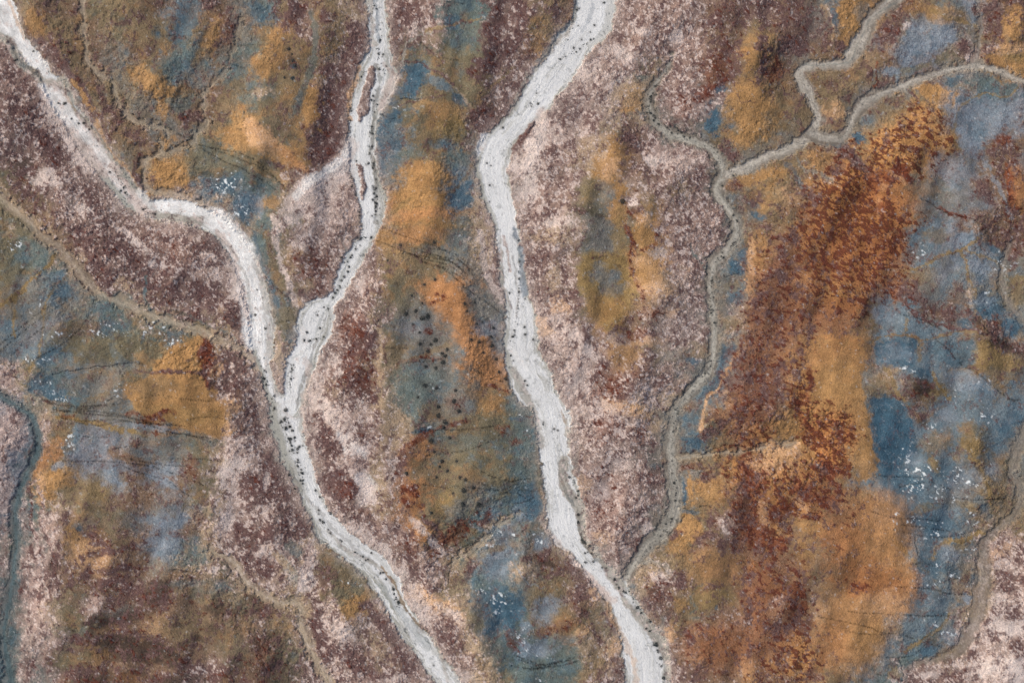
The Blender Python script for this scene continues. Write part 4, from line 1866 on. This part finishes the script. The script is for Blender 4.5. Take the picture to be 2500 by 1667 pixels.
# ------------------------------------------------------------------ compose the soil colour
q1 = quant(noise(11, 1.35, 3, 90) + .7 * noise(51, 1.4, 4, 90, 20, .45)); q2 = quant(noise(12, 1.1, 3, 50) + .6 * noise(52, 1.2, 4, 70, -35, .5)); q3 = quant(noise(13, 1.45, 4, 60, -58, .55))
q4 = quant(noise(14, 1.5, 5, 120)); q5 = quant(noise(15, 1.5, 5, 160)); q6 = quant(noise(16, .3, 2.5, 14))
q7 = quant(noise(17, .8, 3, 26)); fine = noise(18, .2, 1.5, 8); med = noise(19, 1.3, 5, 90); lo = noise(20, 1.6, 40, 500)
q8 = quant(noise(21, .9, 2.5, 20))
def vn(seed, lmin, lmax, ang, asp, wd):
    a = noise(seed, 1.5, lmin, lmax, ang, asp); return sstep(wd, 0, np.abs(a)) * sstep(.35, .7, quant(noise(seed + 50, 1.4, 20, 120)))
vein = np.maximum(vn(80, 3.5, 50, 15, .5, .09), vn(81, 3.5, 34, -40, .6, .10)) + .5 * vn(82, 3, 16, 0, 1., .16)
vein2 = np.maximum(vn(83, 3.5, 44, 22, .45, .07), vn(84, 3, 22, -20, .6, .10))
def over(col, c, a): a = a[..., None]; return col * (1 - a) + c * a
mar = lin((78,56,55)) * np.ones((1, 1, 3), np.float32) + (lin((102,80,76)) - lin((78,56,55))) * q7[..., None]
def compose(P, w_):
    """the look of the soil from its coverages"""
    base = P[..., :3]; M_, W_, R_, B_, O_, C_, G_ = (P[..., i] for i in range(3, 10))
    g = lambda a: a[w_]
    c = base * (1 + .10 * g(med) + .05 * g(lo))[..., None]
    c = over(c, lin((80,104,115)), np.clip(sstep(.0, .35, B_ - g(q4) * .9) * .38, 0, 1))
    c = over(c, lin((152,112,72)), sstep(0, .35, O_ - g(q5) * .85) * .38)
    c = over(c, g(mar), sstep(-.13, .15, M_ - g(q1) * .95 - (g(q8) - .5) * .24) * sstep(0, .06, M_) * .84)
    c = over(c, lin((84,43,32)) * (.8 + .4 * g(q7)[..., None]), sstep(-.07, .08, R_ - g(q3) * .95 - (g(q8) - .5) * .12) * sstep(0, .06, R_) * .85)
    c = over(c, lin((194,177,167)), sstep(-.12, .16, W_ - g(q2) * .97 - (g(q8) - .5) * .24) * sstep(0, .08, W_) * .74)
    c = c * np.clip(1 + g(fine) * .085 * G_, .6, 1.5)[..., None]
    c = c * (1 - .20 * g(vein) * np.minimum(G_, 1))[..., None]
    c = over(c, c * 1.18 + .012, g(vein2) * .55)
    return over(c, lin((62,50,46)), sstep(.90, 1., g(q6)) * .42 * G_)
ALL = (slice(None), slice(None)); M_, W_, R_, C_ = (P[..., i] for i in (3, 4, 5, 8))
base = P[..., :3]
col = compose(P, ALL)

for k, f, ox, oy in late:
    OX, OY = ox, oy
    if k == 'f':
        a, x, y, rx, ry = map(float, f); x = OX + x / SC; y = OY + y / SC; rx /= SC; ry /= SC
        w_ = win(x - rx * 2, x + rx * 2, y - ry * 2, y + ry * 2)
        q = ((XX[w_] - x) / rx) ** 2 + ((YY[w_] - y) / ry) ** 2
        SPK[w_] = np.maximum(SPK[w_], a * np.exp(-q * 1.0))
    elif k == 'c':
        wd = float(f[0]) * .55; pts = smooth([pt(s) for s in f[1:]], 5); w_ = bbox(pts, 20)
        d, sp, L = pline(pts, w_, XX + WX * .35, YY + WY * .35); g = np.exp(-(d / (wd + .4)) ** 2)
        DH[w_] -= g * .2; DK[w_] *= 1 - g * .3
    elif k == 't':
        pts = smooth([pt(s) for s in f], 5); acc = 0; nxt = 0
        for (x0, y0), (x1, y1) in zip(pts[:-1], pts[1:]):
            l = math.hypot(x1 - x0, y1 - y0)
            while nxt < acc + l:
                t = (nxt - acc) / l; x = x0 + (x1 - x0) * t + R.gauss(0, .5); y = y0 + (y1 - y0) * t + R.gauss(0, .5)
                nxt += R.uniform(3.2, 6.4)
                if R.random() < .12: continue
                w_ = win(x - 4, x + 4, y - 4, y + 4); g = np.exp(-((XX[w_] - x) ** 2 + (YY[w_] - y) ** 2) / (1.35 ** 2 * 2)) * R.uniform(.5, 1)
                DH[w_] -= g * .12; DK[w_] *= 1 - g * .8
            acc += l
cr = quant(noise(31, 1.3, 3, 30)); tot = np.clip(SPK + C_ * .9, 0, 1)
crm = sstep(-.03, .05, tot * .20 - (1 - cr))
col = over(col, lin((200,206,206)), crm * .85)
col = over(col, lin((60,84,100)), sstep(.1, .9, SPK) * .25 * (1 - crm))
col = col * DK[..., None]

# beds over the soil
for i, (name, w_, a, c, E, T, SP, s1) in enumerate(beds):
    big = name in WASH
    if big:                                            # silt thrown over the banks
        halo = np.exp(-np.maximum(E, 0) / 11.) * sstep(.25, .75, q4[w_] * .5 + q2[w_] * .5 + .12) * (E > -3)
        col[w_] = over(col[w_], lin((176,164,154)) * (.85 + .3 * q8[w_][..., None]), halo * .62)
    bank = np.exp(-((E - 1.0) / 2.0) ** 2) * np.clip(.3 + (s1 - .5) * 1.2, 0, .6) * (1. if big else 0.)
    col[w_] = col[w_] * (1 - bank[..., None] * .5)  # bank shade painted into the ground colour along the wash edges
    col[w_] = over(col[w_], c, a * (.97 if big else .9 if name in ('upper', 'branch', 'shrub', 'corner') else .60))
    m = a > .5; s_ = SOIL[w_]; s_[m] = i + 1
# what lies on or beside the beds: sand fans, silt, bars left standing (same notation; i outline = bar standing above the bed)
for ln in WASHES.strip().splitlines():
    f = ln.split(); k = f[0]
    if k == 'T': OX = 625. * int(f[1]); OY = 555.67 * int(f[2]); continue
    A, B = XX + WX * .3, YY + WY * .3
    if k == 'e':
        a, x, y, rx, ry, an, so = map(float, f[2:])
        x = OX + x / SC; y = OY + y / SC; rx /= SC; ry /= SC; m = max(rx, ry) * 1.6 + 30
        w_ = win(x - m, x + m, y - m, y + m); c, s = math.cos(math.radians(an)), math.sin(math.radians(an))
        dx, dy = A[w_] - x, B[w_] - y; q = np.hypot((dx * c + dy * s) / rx, (-dx * s + dy * c) / ry) + WS[w_] * min(.2, 4. / min(rx, ry))
        al = a * sstep(1 + so * .75, 1 - so * .75, q)
    elif k == 'l':
        a, wd = float(f[2]), float(f[3]) / SC / 2; pts = smooth([pt(s) for s in f[4:]], 4)
        w_ = bbox(pts, wd * 2 + 25); d, sp, L = pline(pts, w_, A, B); d = d + WS[w_] * min(2., wd * .35); al = a * sstep(wd * 1.35, wd * .65, d)
    else:
        a, so = float(f[2]), float(f[3]); pts = smooth([pt(s) for s in f[4:]] + [pt(f[4])], 3)
        w_ = bbox(pts, 40); i_ = inside(pts, A, B, w_); d, _, _ = pline(pts, w_, A, B); d = np.where(i_, -d, d) + WS[w_] * 1.2
        sw = 2.5 + so * 40; al = a * sstep(sw * .5, -sw * .5, d)
    pv = np.ones(al.shape + (1,), np.float32) * PV[KI[f[1]]]
    col[w_] = over(col[w_], compose(pv, w_), al)
    if k == 'i': s_ = SOIL[w_]; s_[al > .5] = 0; BANK[w_] = np.where(al > .5, np.maximum(BANK[w_], -d), BANK[w_])

# ------------------------------------------------------------------ shrubs
# G label | group ; s radius x,y .. ; S how many, spread, radius, line
PLANTS = """
G dark {z} shrub in the pale middle riverbed | shrubs in the middle riverbed
T 1 0
s 8 800,95 858,203 875,378 848,378 847,478 812,695 795,690 655,740 655,765 690,1110 655,1220 650,830 698,555
S 52 26 5 800,20 830,100 850,250 850,370 870,470 830,560 810,680 820,760
S 22 16 5 820,440 740,500 690,580 650,680 650,780 640,860 650,950
S 44 18 6 800,880 790,960 785,1100 820,1180 820,1300 820,1400 820,1500
S 14 14 5 655,1170 660,1250 690,1380 710,1480
T 1 1
s 9 640,270 633,303 607,338 588,365 577,402 580,415 560,430 545,450
s 8 745,65 725,70 705,75 790,70 690,130 685,155 660,190 650,205 630,235 610,240 590,205 530,480 495,410 493,440
S 12 10 5 650,210 690,140 740,70 800,60
S 14 14 5 310,780 400,770 480,760
S 8 20 5 400,600 440,580 500,540
s 9 350,720 330,780 440,690
S 16 22 6 240,920 245,1000 240,1100
G {z} dark shrub below the meeting of the riverbeds | shrubs below the meeting of the riverbeds
s 15 205,1385
s 12 225,1452 205,1255 250,1530 265,1445
s 9 245,1500 235,1480 270,1470 320,1500 245,970 110,1300 60,1040 70,1080
S 28 26 6 10,380 60,880 70,1060 110,1200 120,1300
S 26 34 7 200,1300 230,1420 270,1540
T 1 2
s 11 285,45 285,75 315,120 227,132 322,172 270,228 460,460 440,445 410,240
s 8 440,285 485,355 513,400 430,375 430,405 495,510 512,535 580,580 590,590 680,665 700,675 720,690 735,695 755,720 770,715
s 8 730,600 795,630 795,670 825,780 855,810 875,805 895,850 940,910 950,955 965,990 980,1020 1225,1445 1020,1480
S 16 14 5 940,900 960,980 990,1040
S 16 30 6 270,20 300,100 330,190
G {z} shrub on the western riverbed's grey bank | shrubs along the western riverbed
T 0 0
s 9 120,412 110,420 400,712 415,716 450,712 575,850 335,495 230,355 440,715 45,340
S 16 34 6 740,1160 800,1230 860,1330 900,1380
S 12 20 6 980,1430 1050,1470 1300,1470
S 10 30 5 500,800 620,950 700,1050
G {z} dark shrub in the white eastern riverbed | shrubs in the eastern riverbed
T 2 0
s 9 570,175 540,222 455,178 333,408 177,714 425,330 565,172 635,20 462,60 480,275
S 12 14 5 360,330 400,240 450,60
S 16 10 5 330,410 440,350 560,260
S 8 20 5 120,740 150,680 190,630
T 1 0
s 8 1590,1125 1608,1275 1610,1390 1618,1140 1700,880
T 1 1
s 8 1745,450 1750,780 1755,880
T 2 1
s 9 88,490 145,770 90,735 85,685 90,1055 105,1085 215,1340 290,1385 315,1395 215,1355 5,750 10,915
S 22 7 5 45,60 50,300 50,450 40,600
S 12 10 5 40,580 20,700 5,850
T 2 2
s 9 395,148 455,245 455,275 440,290 503,672 505,735 520,665 560,730 650,775 705,855 620,770 735,910 630,990
s 12 458,408 455,460 485,580 495,595 865,1045 890,1083 950,1140 925,1190 995,1305 1025,1395 1045,1530
s 8 1008,1355 1028,1450 600,660 580,690 810,935 480,560
S 22 18 6 470,500 560,680 700,850 860,1040 980,1280 1040,1500
G {z} dark shrub in the narrow grey gully | shrubs in the narrow grey gully
T 2 0
s 9 1072,880 1140,885 1165,905 1450,1280 1410,1210 1490,1390 1525,1480 955,665 985,800 1525,1213 1550,1520
S 64 30 6 1060,470 1000,600 950,700 950,790 1050,860 1180,930 1330,970 1440,1080
S 14 14 5 1100,850 1200,900 1320,960
T 2 1
s 8 1395,655 1340,320 1455,205 1520,115
S 8 10 5 1540,70 1510,140
S 14 26 5 1450,200 1390,270
S 30 16 5 1385,340 1370,480 1375,600
S 26 12 5 1375,920 1350,980 1270,1060 1180,1130
S 14 26 5 1120,1160 1100,1500
T 2 2
s 9 970,715 860,387 1060,470 1100,435 1125,310 1115,190
S 30 34 5 1100,0 1120,250 1090,440 1000,580 900,690 790,810
G {z} round shrub on the flat between the riverbeds | round shrubs on the flat between the riverbeds
T 1 1
s 10 1237,360 1163,395 1075,470 1145,520 1505,517 1440,527 1103,572 1453,575 1185,605 1560,650 1522,665 1085,665 955,685 1130,720
s 11 1130,800 1205,805 1480,770 1540,785 1182,850 1320,840 1283,865 1567,860 1655,905 1290,925 1170,955 1240,965 1672,993 1718,1038
s 13 1035,595 1145,625 1180,615 1632,690 1618,750 1237,775 1625,815 1245,1103 1400,1258 1255,1230 1365,1193
s 10 1120,1165 1375,1120 1310,1195 1335,1445 910,228 1000,125 1230,105 1230,1540 1305,880
s 15 1165,1085 1257,1290 1305,1335 1293,1373 1205,1465
T 1 2
s 11 1280,38 1265,75 1385,38 1040,118 1320,105 1245,150 1500,213 1360,255 1210,388 1410,145
s 14 1445,158 1435,232
s 18 1425,327 1535,327
G {z} dark shrub in the teal gully at the left edge | shrubs in the teal gully
T 0 1
S 22 26 4 10,1210 150,1250 240,1400 270,1540
T 0 2
S 14 24 4 120,200 100,500 110,800
G {z} dark shrub on the upper ochre slope | shrubs on the ochre slope
T 1 0
s 14 265,430 277,462
s 12 240,350 262,552
s 9 258,385 205,548 350,215
G large dark shrub beside the pale round patch in the brown plateau | lone shrub
T 2 0
s 20 755,1395
"""
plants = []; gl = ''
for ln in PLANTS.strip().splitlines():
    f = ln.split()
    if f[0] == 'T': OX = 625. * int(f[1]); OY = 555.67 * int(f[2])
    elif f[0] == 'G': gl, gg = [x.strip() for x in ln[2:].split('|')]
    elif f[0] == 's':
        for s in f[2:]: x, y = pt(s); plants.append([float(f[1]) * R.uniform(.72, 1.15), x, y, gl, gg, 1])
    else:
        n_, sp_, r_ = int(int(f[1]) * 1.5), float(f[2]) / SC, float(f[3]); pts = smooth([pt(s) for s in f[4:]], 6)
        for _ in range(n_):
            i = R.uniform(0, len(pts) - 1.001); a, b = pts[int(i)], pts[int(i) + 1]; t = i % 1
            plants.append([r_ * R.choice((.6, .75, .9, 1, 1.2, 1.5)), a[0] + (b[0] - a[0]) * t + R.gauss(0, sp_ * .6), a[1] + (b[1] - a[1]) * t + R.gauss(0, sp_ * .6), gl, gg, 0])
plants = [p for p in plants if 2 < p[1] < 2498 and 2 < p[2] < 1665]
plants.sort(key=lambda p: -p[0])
for p in plants:                                       # soft dark patch in the ground colour around each larger shrub
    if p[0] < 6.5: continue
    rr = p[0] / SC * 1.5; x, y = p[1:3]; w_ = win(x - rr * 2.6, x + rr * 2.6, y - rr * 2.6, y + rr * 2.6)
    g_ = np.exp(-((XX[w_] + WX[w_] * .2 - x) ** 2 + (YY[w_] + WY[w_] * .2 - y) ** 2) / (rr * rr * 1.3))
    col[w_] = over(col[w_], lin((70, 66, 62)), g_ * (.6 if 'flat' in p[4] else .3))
# ------------------------------------------------------------------ relief, metres

lum = base @ np.array([.6, .3, -1.2], np.float32)      # warm soils stand higher than the blue clays
lum = np.fft.ifft2(np.fft.fft2(lum) * np.exp(-(FR * 70) ** 2)).real.astype(np.float32)
relief = nrm(lum) * .45 + noise(33, 2.2, 60, 420) * .45 + noise(37, 2.2, 90, 420, 12, .45) * .5 + noise(34, 1.6, 14, 90) * .02
rid = 1 - np.abs(noise(35, 1.7, 10, 160)); relief = relief + rid * .06
shore = sstep(-2, 120, BANK) * .97 + .03
Hh = .10 + (relief + 2.4) * (.07 + .93 * shore) * .75
step = sstep(-4, 7, BANK)
Hh = Hh * step + (step - 1) * .12
rough = fine * .012 + noise(36, .6, 3, 16) * .020
Hh = Hh + rough * (.35 + .65 * step) + DH
Hh = Hh + (sstep(-.1, .1, M_ - q1) * .05 + sstep(-.06, .07, R_ - q3) * .10 + sstep(-.08, .12, W_ - q2) * -.04) * step
for i, (name, w_, a, c, E, T, SP, s1) in enumerate(beds):
    Hh[w_] += np.where(SOIL[w_] == i + 1, (s1 - .5) * (.10 if name in WASH else .12), 0)
Hh = Hh - vein * .05 * step
Hh = Hh.astype(np.float32)

# ------------------------------------------------------------------ the sheet, widened to the horizon
nout = 62; ext = np.cumsum(2.5 * 1.16 ** np.arange(1, nout + 1))
ax = np.concatenate([gx[0] - ext[::-1], gx, gx[-1] + ext]); ay = np.concatenate([gy[0] - ext[::-1], gy, gy[-1] + ext])
def refl(v, n): p = 2 * (n - 1); v = np.abs(v) % p; return np.where(v > n - 1, p - v, v)
jx = refl(np.round((ax - gx[0]) / ST).astype(int), NX); jy = refl(np.round((ay - gy[0]) / ST).astype(int), NY)
AX, AY = np.meshgrid(ax, ay)
HH = Hh[np.ix_(jy, jx)]; CC = np.clip(col[np.ix_(jy, jx)], .01, .9); SS = SOIL[np.ix_(jy, jx)]
outm = np.zeros(HH.shape, bool); outm[:nout] = outm[-nout:] = True; outm[:, :nout] = outm[:, -nout:] = True
SS = np.where(outm, 0, SS); di = lambda n: np.minimum(1, np.maximum(nout - np.arange(n), np.arange(n) - (n - 1 - nout)).clip(0) / 22.)
fade = np.maximum(di(len(ay))[:, None], di(len(ax))[None, :]); HH = HH * (1 - .7 * fade) + .63 * fade
wx = (AX - 1250) * .1; wy = (833.5 - AY) * .1
VV = np.stack([wx, wy, HH], -1).reshape(-1, 3).astype(np.float32); CF = np.concatenate([CC.reshape(-1, 3), np.ones((CC.shape[0] * CC.shape[1], 1))], 1).astype(np.float32)
NXa, NYa = len(ax), len(ay)
ii = (np.arange(NYa - 1)[:, None] * NXa + np.arange(NXa - 1)[None, :])
quads = np.stack([ii, ii + NXa, ii + NXa + 1, ii + 1], -1).reshape(-1, 4)
fs = SS[:-1, :-1].reshape(-1)

def soil_material(name, grain, rough_):
    m = bpy.data.materials.new(name); m.use_nodes = True; n = m.node_tree.nodes; l = m.node_tree.links
    b = n['Principled BSDF']; b.inputs['Roughness'].default_value = rough_; b.inputs['Specular IOR Level'].default_value = .15
    at = n.new('ShaderNodeAttribute'); at.attribute_name = 'soil'
    tc = n.new('ShaderNodeTexCoord')
    n1 = n.new('ShaderNodeTexNoise'); n1.inputs['Scale'].default_value = 2.6; n1.inputs['Detail'].default_value = 5; n1.inputs['Roughness'].default_value = .7
    n2 = n.new('ShaderNodeTexVoronoi'); n2.inputs['Scale'].default_value = 5.
    l.new(tc.outputs['Object'], n1.inputs['Vector']); l.new(tc.outputs['Object'], n2.inputs['Vector'])
    mr = n.new('ShaderNodeMapRange'); mr.inputs[1].default_value = .25; mr.inputs[2].default_value = .75
    mr.inputs[3].default_value = 1 - grain; mr.inputs[4].default_value = 1 + grain
    l.new(n1.outputs['Fac'], mr.inputs[0])
    vm = n.new('ShaderNodeVectorMath'); vm.operation = 'SCALE'
    l.new(at.outputs['Color'], vm.inputs[0]); l.new(mr.outputs[0], vm.inputs['Scale'])
    l.new(vm.outputs[0], b.inputs['Base Color'])
    ad = n.new('ShaderNodeMath'); ad.operation = 'ADD'; l.new(n1.outputs['Fac'], ad.inputs[0]); l.new(n2.outputs['Distance'], ad.inputs[1])
    bp = n.new('ShaderNodeBump'); bp.inputs['Strength'].default_value = .25; bp.inputs['Distance'].default_value = .10
    l.new(ad.outputs[0], bp.inputs['Height']); l.new(bp.outputs[0], b.inputs['Normal'])
    return m
MAT_G = soil_material('desert_soil', .22, .95); MAT_S = soil_material('river_sand', .10, .9); MAT_B = soil_material('gully_silt', .20, .95)

def sheet(name, mask, mat):
    q = quads[mask]; u, inv = np.unique(q, return_inverse=True); inv = inv.reshape(-1)
    me = bpy.data.meshes.new(name); me.vertices.add(len(u)); me.vertices.foreach_set('co', VV[u].ravel())
    me.loops.add(inv.size); me.loops.foreach_set('vertex_index', inv.astype(np.int32))
    me.polygons.add(len(q)); me.polygons.foreach_set('loop_start', np.arange(0, inv.size, 4, dtype=np.int32))
    ca = me.color_attributes.new('soil', 'FLOAT_COLOR', 'POINT'); ca.data.foreach_set('color', CF[u].ravel())
    me.update(calc_edges=True); me.validate(); me.shade_flat(); me.materials.append(mat)
    o = bpy.data.objects.new(name, me); C.objects.link(o); tag(o, kind='structure'); return o
sheet('desert_ground', fs == 0, MAT_G)
LAB = {'leftside': ('gully', 'tan grey gully from the left edge down to the western riverbed'), 'north': ('gully', 'thin gully winding down from the top left'),
 'northeast': ('gully', 'thin gully right of the top left one, bending to meet it'), 'loop': ('gully', 'short looping gully just above the western riverbed'),
 'south': ('gully', 'pale tan gully at the lower left'), 'rim': ('gully', 'thin level rill on the right side, below the middle'), 'slope': ('gully', 'short tan rill between the riverbeds'),
 'west': ('dry_riverbed', 'pale dry riverbed winding down the left half and leaving at the bottom centre'),
 'middle': ('dry_riverbed', 'pale dry riverbed from the top left centre, joining the left riverbed'),
 'east': ('dry_riverbed', 'broad white dry riverbed through the centre of the desert'),
 'shrub': ('gully', 'narrow grey gully with dark shrubs east of the white riverbed'),
 'upper': ('gully', 'pale zigzag gully in the upper right'), 'branch': ('gully', 'thin pale gully bending in from the right edge'),
 'top': ('gully', 'short thin gully at the top right'), 'corner': ('gully', 'dark teal gully curving down the left edge'),
 'far': ('gully', 'dull grey gully at the lower right edge'), 'edge': ('gully', 'small tan gully at the right edge')}
for i, b in enumerate(beds):
    if (fs == i + 1).any():
        nm, lb = LAB[b[0]]; o = sheet(nm, fs == i + 1, MAT_S if b[0] in WASH else MAT_B); o['label'] = lb
def shrub_mesh(seed):
    r = random.Random(seed); bm = bmesh.new()
    def stick(a, b, ra, rb, mi):
        d = (b - a).normalized(); u = d.orthogonal().normalized(); v = d.cross(u); ring = []
        for p, q in ((a, ra), (b, rb)):
            ring.append([bm.verts.new(p + u * math.cos(k * 2.094) * q + v * math.sin(k * 2.094) * q) for k in range(3)])
        for k in range(3): bm.faces.new((ring[0][k], ring[0][(k + 1) % 3], ring[1][(k + 1) % 3], ring[1][k])).material_index = mi
    for k in range(7):
        a = r.uniform(0, 6.28); e = r.uniform(.3, 1.2); L = r.uniform(.5, .85)
        stick(Vector((0, 0, -.15)), Vector((math.cos(a) * math.cos(e), math.sin(a) * math.cos(e), math.sin(e) * .85)) * L, .05, .015, 1)
    lob = [(r.uniform(0, 6.28), r.uniform(.7, 1.15)) for _ in range(6)]
    for k in range(170):
        a = r.uniform(0, 6.28); e = math.asin(r.uniform(-.05, 1)); rad = r.uniform(.45, 1) ** .6
        rad *= .55 + .45 * max(w_ * max(0, math.cos(a - a0)) for a0, w_ in lob)
        c = Vector((math.cos(a) * math.cos(e), math.sin(a) * math.cos(e), math.sin(e) * .75 + .05)) * rad
        n = (c + Vector((r.gauss(0, .5), r.gauss(0, .5), r.gauss(0, .5) + .3))).normalized(); u = n.orthogonal().normalized(); v = n.cross(u); s = r.uniform(.08, .17)
        bm.faces.new([bm.verts.new(c + u * s * x + v * s * y * .6) for x, y in ((-1, 0), (0, -1), (1, 0), (0, 1))])
    me = bpy.data.meshes.new('desert_shrub'); bm.to_mesh(me); bm.free(); return me
def leaf_material(name, c1, c2):
    m = bpy.data.materials.new(name); m.use_nodes = True; n = m.node_tree.nodes; l = m.node_tree.links
    b = n['Principled BSDF']; b.inputs['Roughness'].default_value = .85; b.inputs['Specular IOR Level'].default_value = .2
    t = n.new('ShaderNodeTexNoise'); t.inputs['Scale'].default_value = 4; tc = n.new('ShaderNodeTexCoord'); l.new(tc.outputs['Object'], t.inputs['Vector'])
    cr_ = n.new('ShaderNodeValToRGB'); cr_.color_ramp.elements[0].color = (*c1, 1); cr_.color_ramp.elements[1].color = (*c2, 1)
    cr_.color_ramp.elements[0].position = .35; cr_.color_ramp.elements[1].position = .65
    l.new(t.outputs['Fac'], cr_.inputs[0]); l.new(cr_.outputs[0], b.inputs['Base Color']); return m
LEAF = leaf_material('shrub_leaves', (.020, .027, .030), (.050, .060, .056)); TWIG = leaf_material('shrub_twigs', (.06, .05, .04), (.12, .10, .08))
SM = [shrub_mesh(i) for i in range(9)]
for me in SM: me.materials.append(LEAF); me.materials.append(TWIG)

def ground_z(x, y):
    fx_ = (x + MG) / ST; fy_ = (y + MG) / ST; i, j = int(fx_), int(fy_)
    if not (0 <= i < NX - 1 and 0 <= j < NY - 1): return .5
    return float(min(Hh[j, i], Hh[j, i + 1], Hh[j + 1, i], Hh[j + 1, i + 1]))
single, rest = plants[:298], plants[298:]
ORD = 'first second third fourth fifth sixth seventh eighth ninth tenth eleventh twelfth'.split()
byg = {}
for p in single: byg.setdefault(p[4], []).append(p)
PLACE = ((500, 'far left'), (1000, 'left of centre'), (1500, 'centre'), (2000, 'right of centre'), (2600, 'far right'))
for g, ps in byg.items():
    ps.sort(key=lambda p: p[2])
    for i, p in enumerate(ps):
        r_, x, y = p[:3]; rad = r_ / SC * .1 * (1.35 if 'flat' in g else 1.15)
        size = 'large' if r_ > 13 else 'middling' if r_ > 10 else 'small' if r_ > 7 else 'tiny'
        o = bpy.data.objects.new('desert_shrub', SM[R.randrange(9)]); C.objects.link(o)
        o.location = ((x - 1250) * .1, (833.5 - y) * .1, ground_z(x, y)); o.rotation_euler = (0, 0, R.uniform(0, 6.28)); k = rad * R.uniform(.92, 1.08)
        o.scale = (k, k * R.uniform(.85, 1.1), k * .8)
        lb = g
        lb = p[3].replace('{z}', size)
        if len(ps) > 1:
            if i < 12: lb += ', ' + ORD[i] + ' from the top'
            elif len(ps) - i <= 12: lb += ', ' + ORD[len(ps) - 1 - i] + ' from the bottom'
        p.append(lb); tag(o, lb, 'shrub', p[4] if len(ps) > 1 else None)
# the countless small ones: one object
bm = bmesh.new()
src = []
for me in SM[:4]:
    src.append(([v.co.copy() for v in me.vertices], [tuple(q.vertices) for q in me.polygons][:21] + [tuple(q.vertices) for q in me.polygons][21::2]))
for r_, x, y, *_ in rest:
    vs, fc = src[R.randrange(4)]; k = r_ / SC * .1 * 1.15; a = R.uniform(0, 6.28); c, s = math.cos(a), math.sin(a); z0 = ground_z(x, y)
    nv = [bm.verts.new(((x - 1250) * .1 + (v.x * c - v.y * s) * k, (833.5 - y) * .1 + (v.x * s + v.y * c) * k, z0 + v.z * k * .8)) for v in vs]
    for f_ in fc: bm.faces.new([nv[i] for i in f_])
me = bpy.data.meshes.new('small_shrubs'); bm.to_mesh(me); bm.free(); me.materials.append(LEAF)
o = bpy.data.objects.new('small_shrubs', me); C.objects.link(o)
tag(o, 'countless small dark shrubs and tufts strewn along the washes and gullies', 'shrubs', kind='stuff')
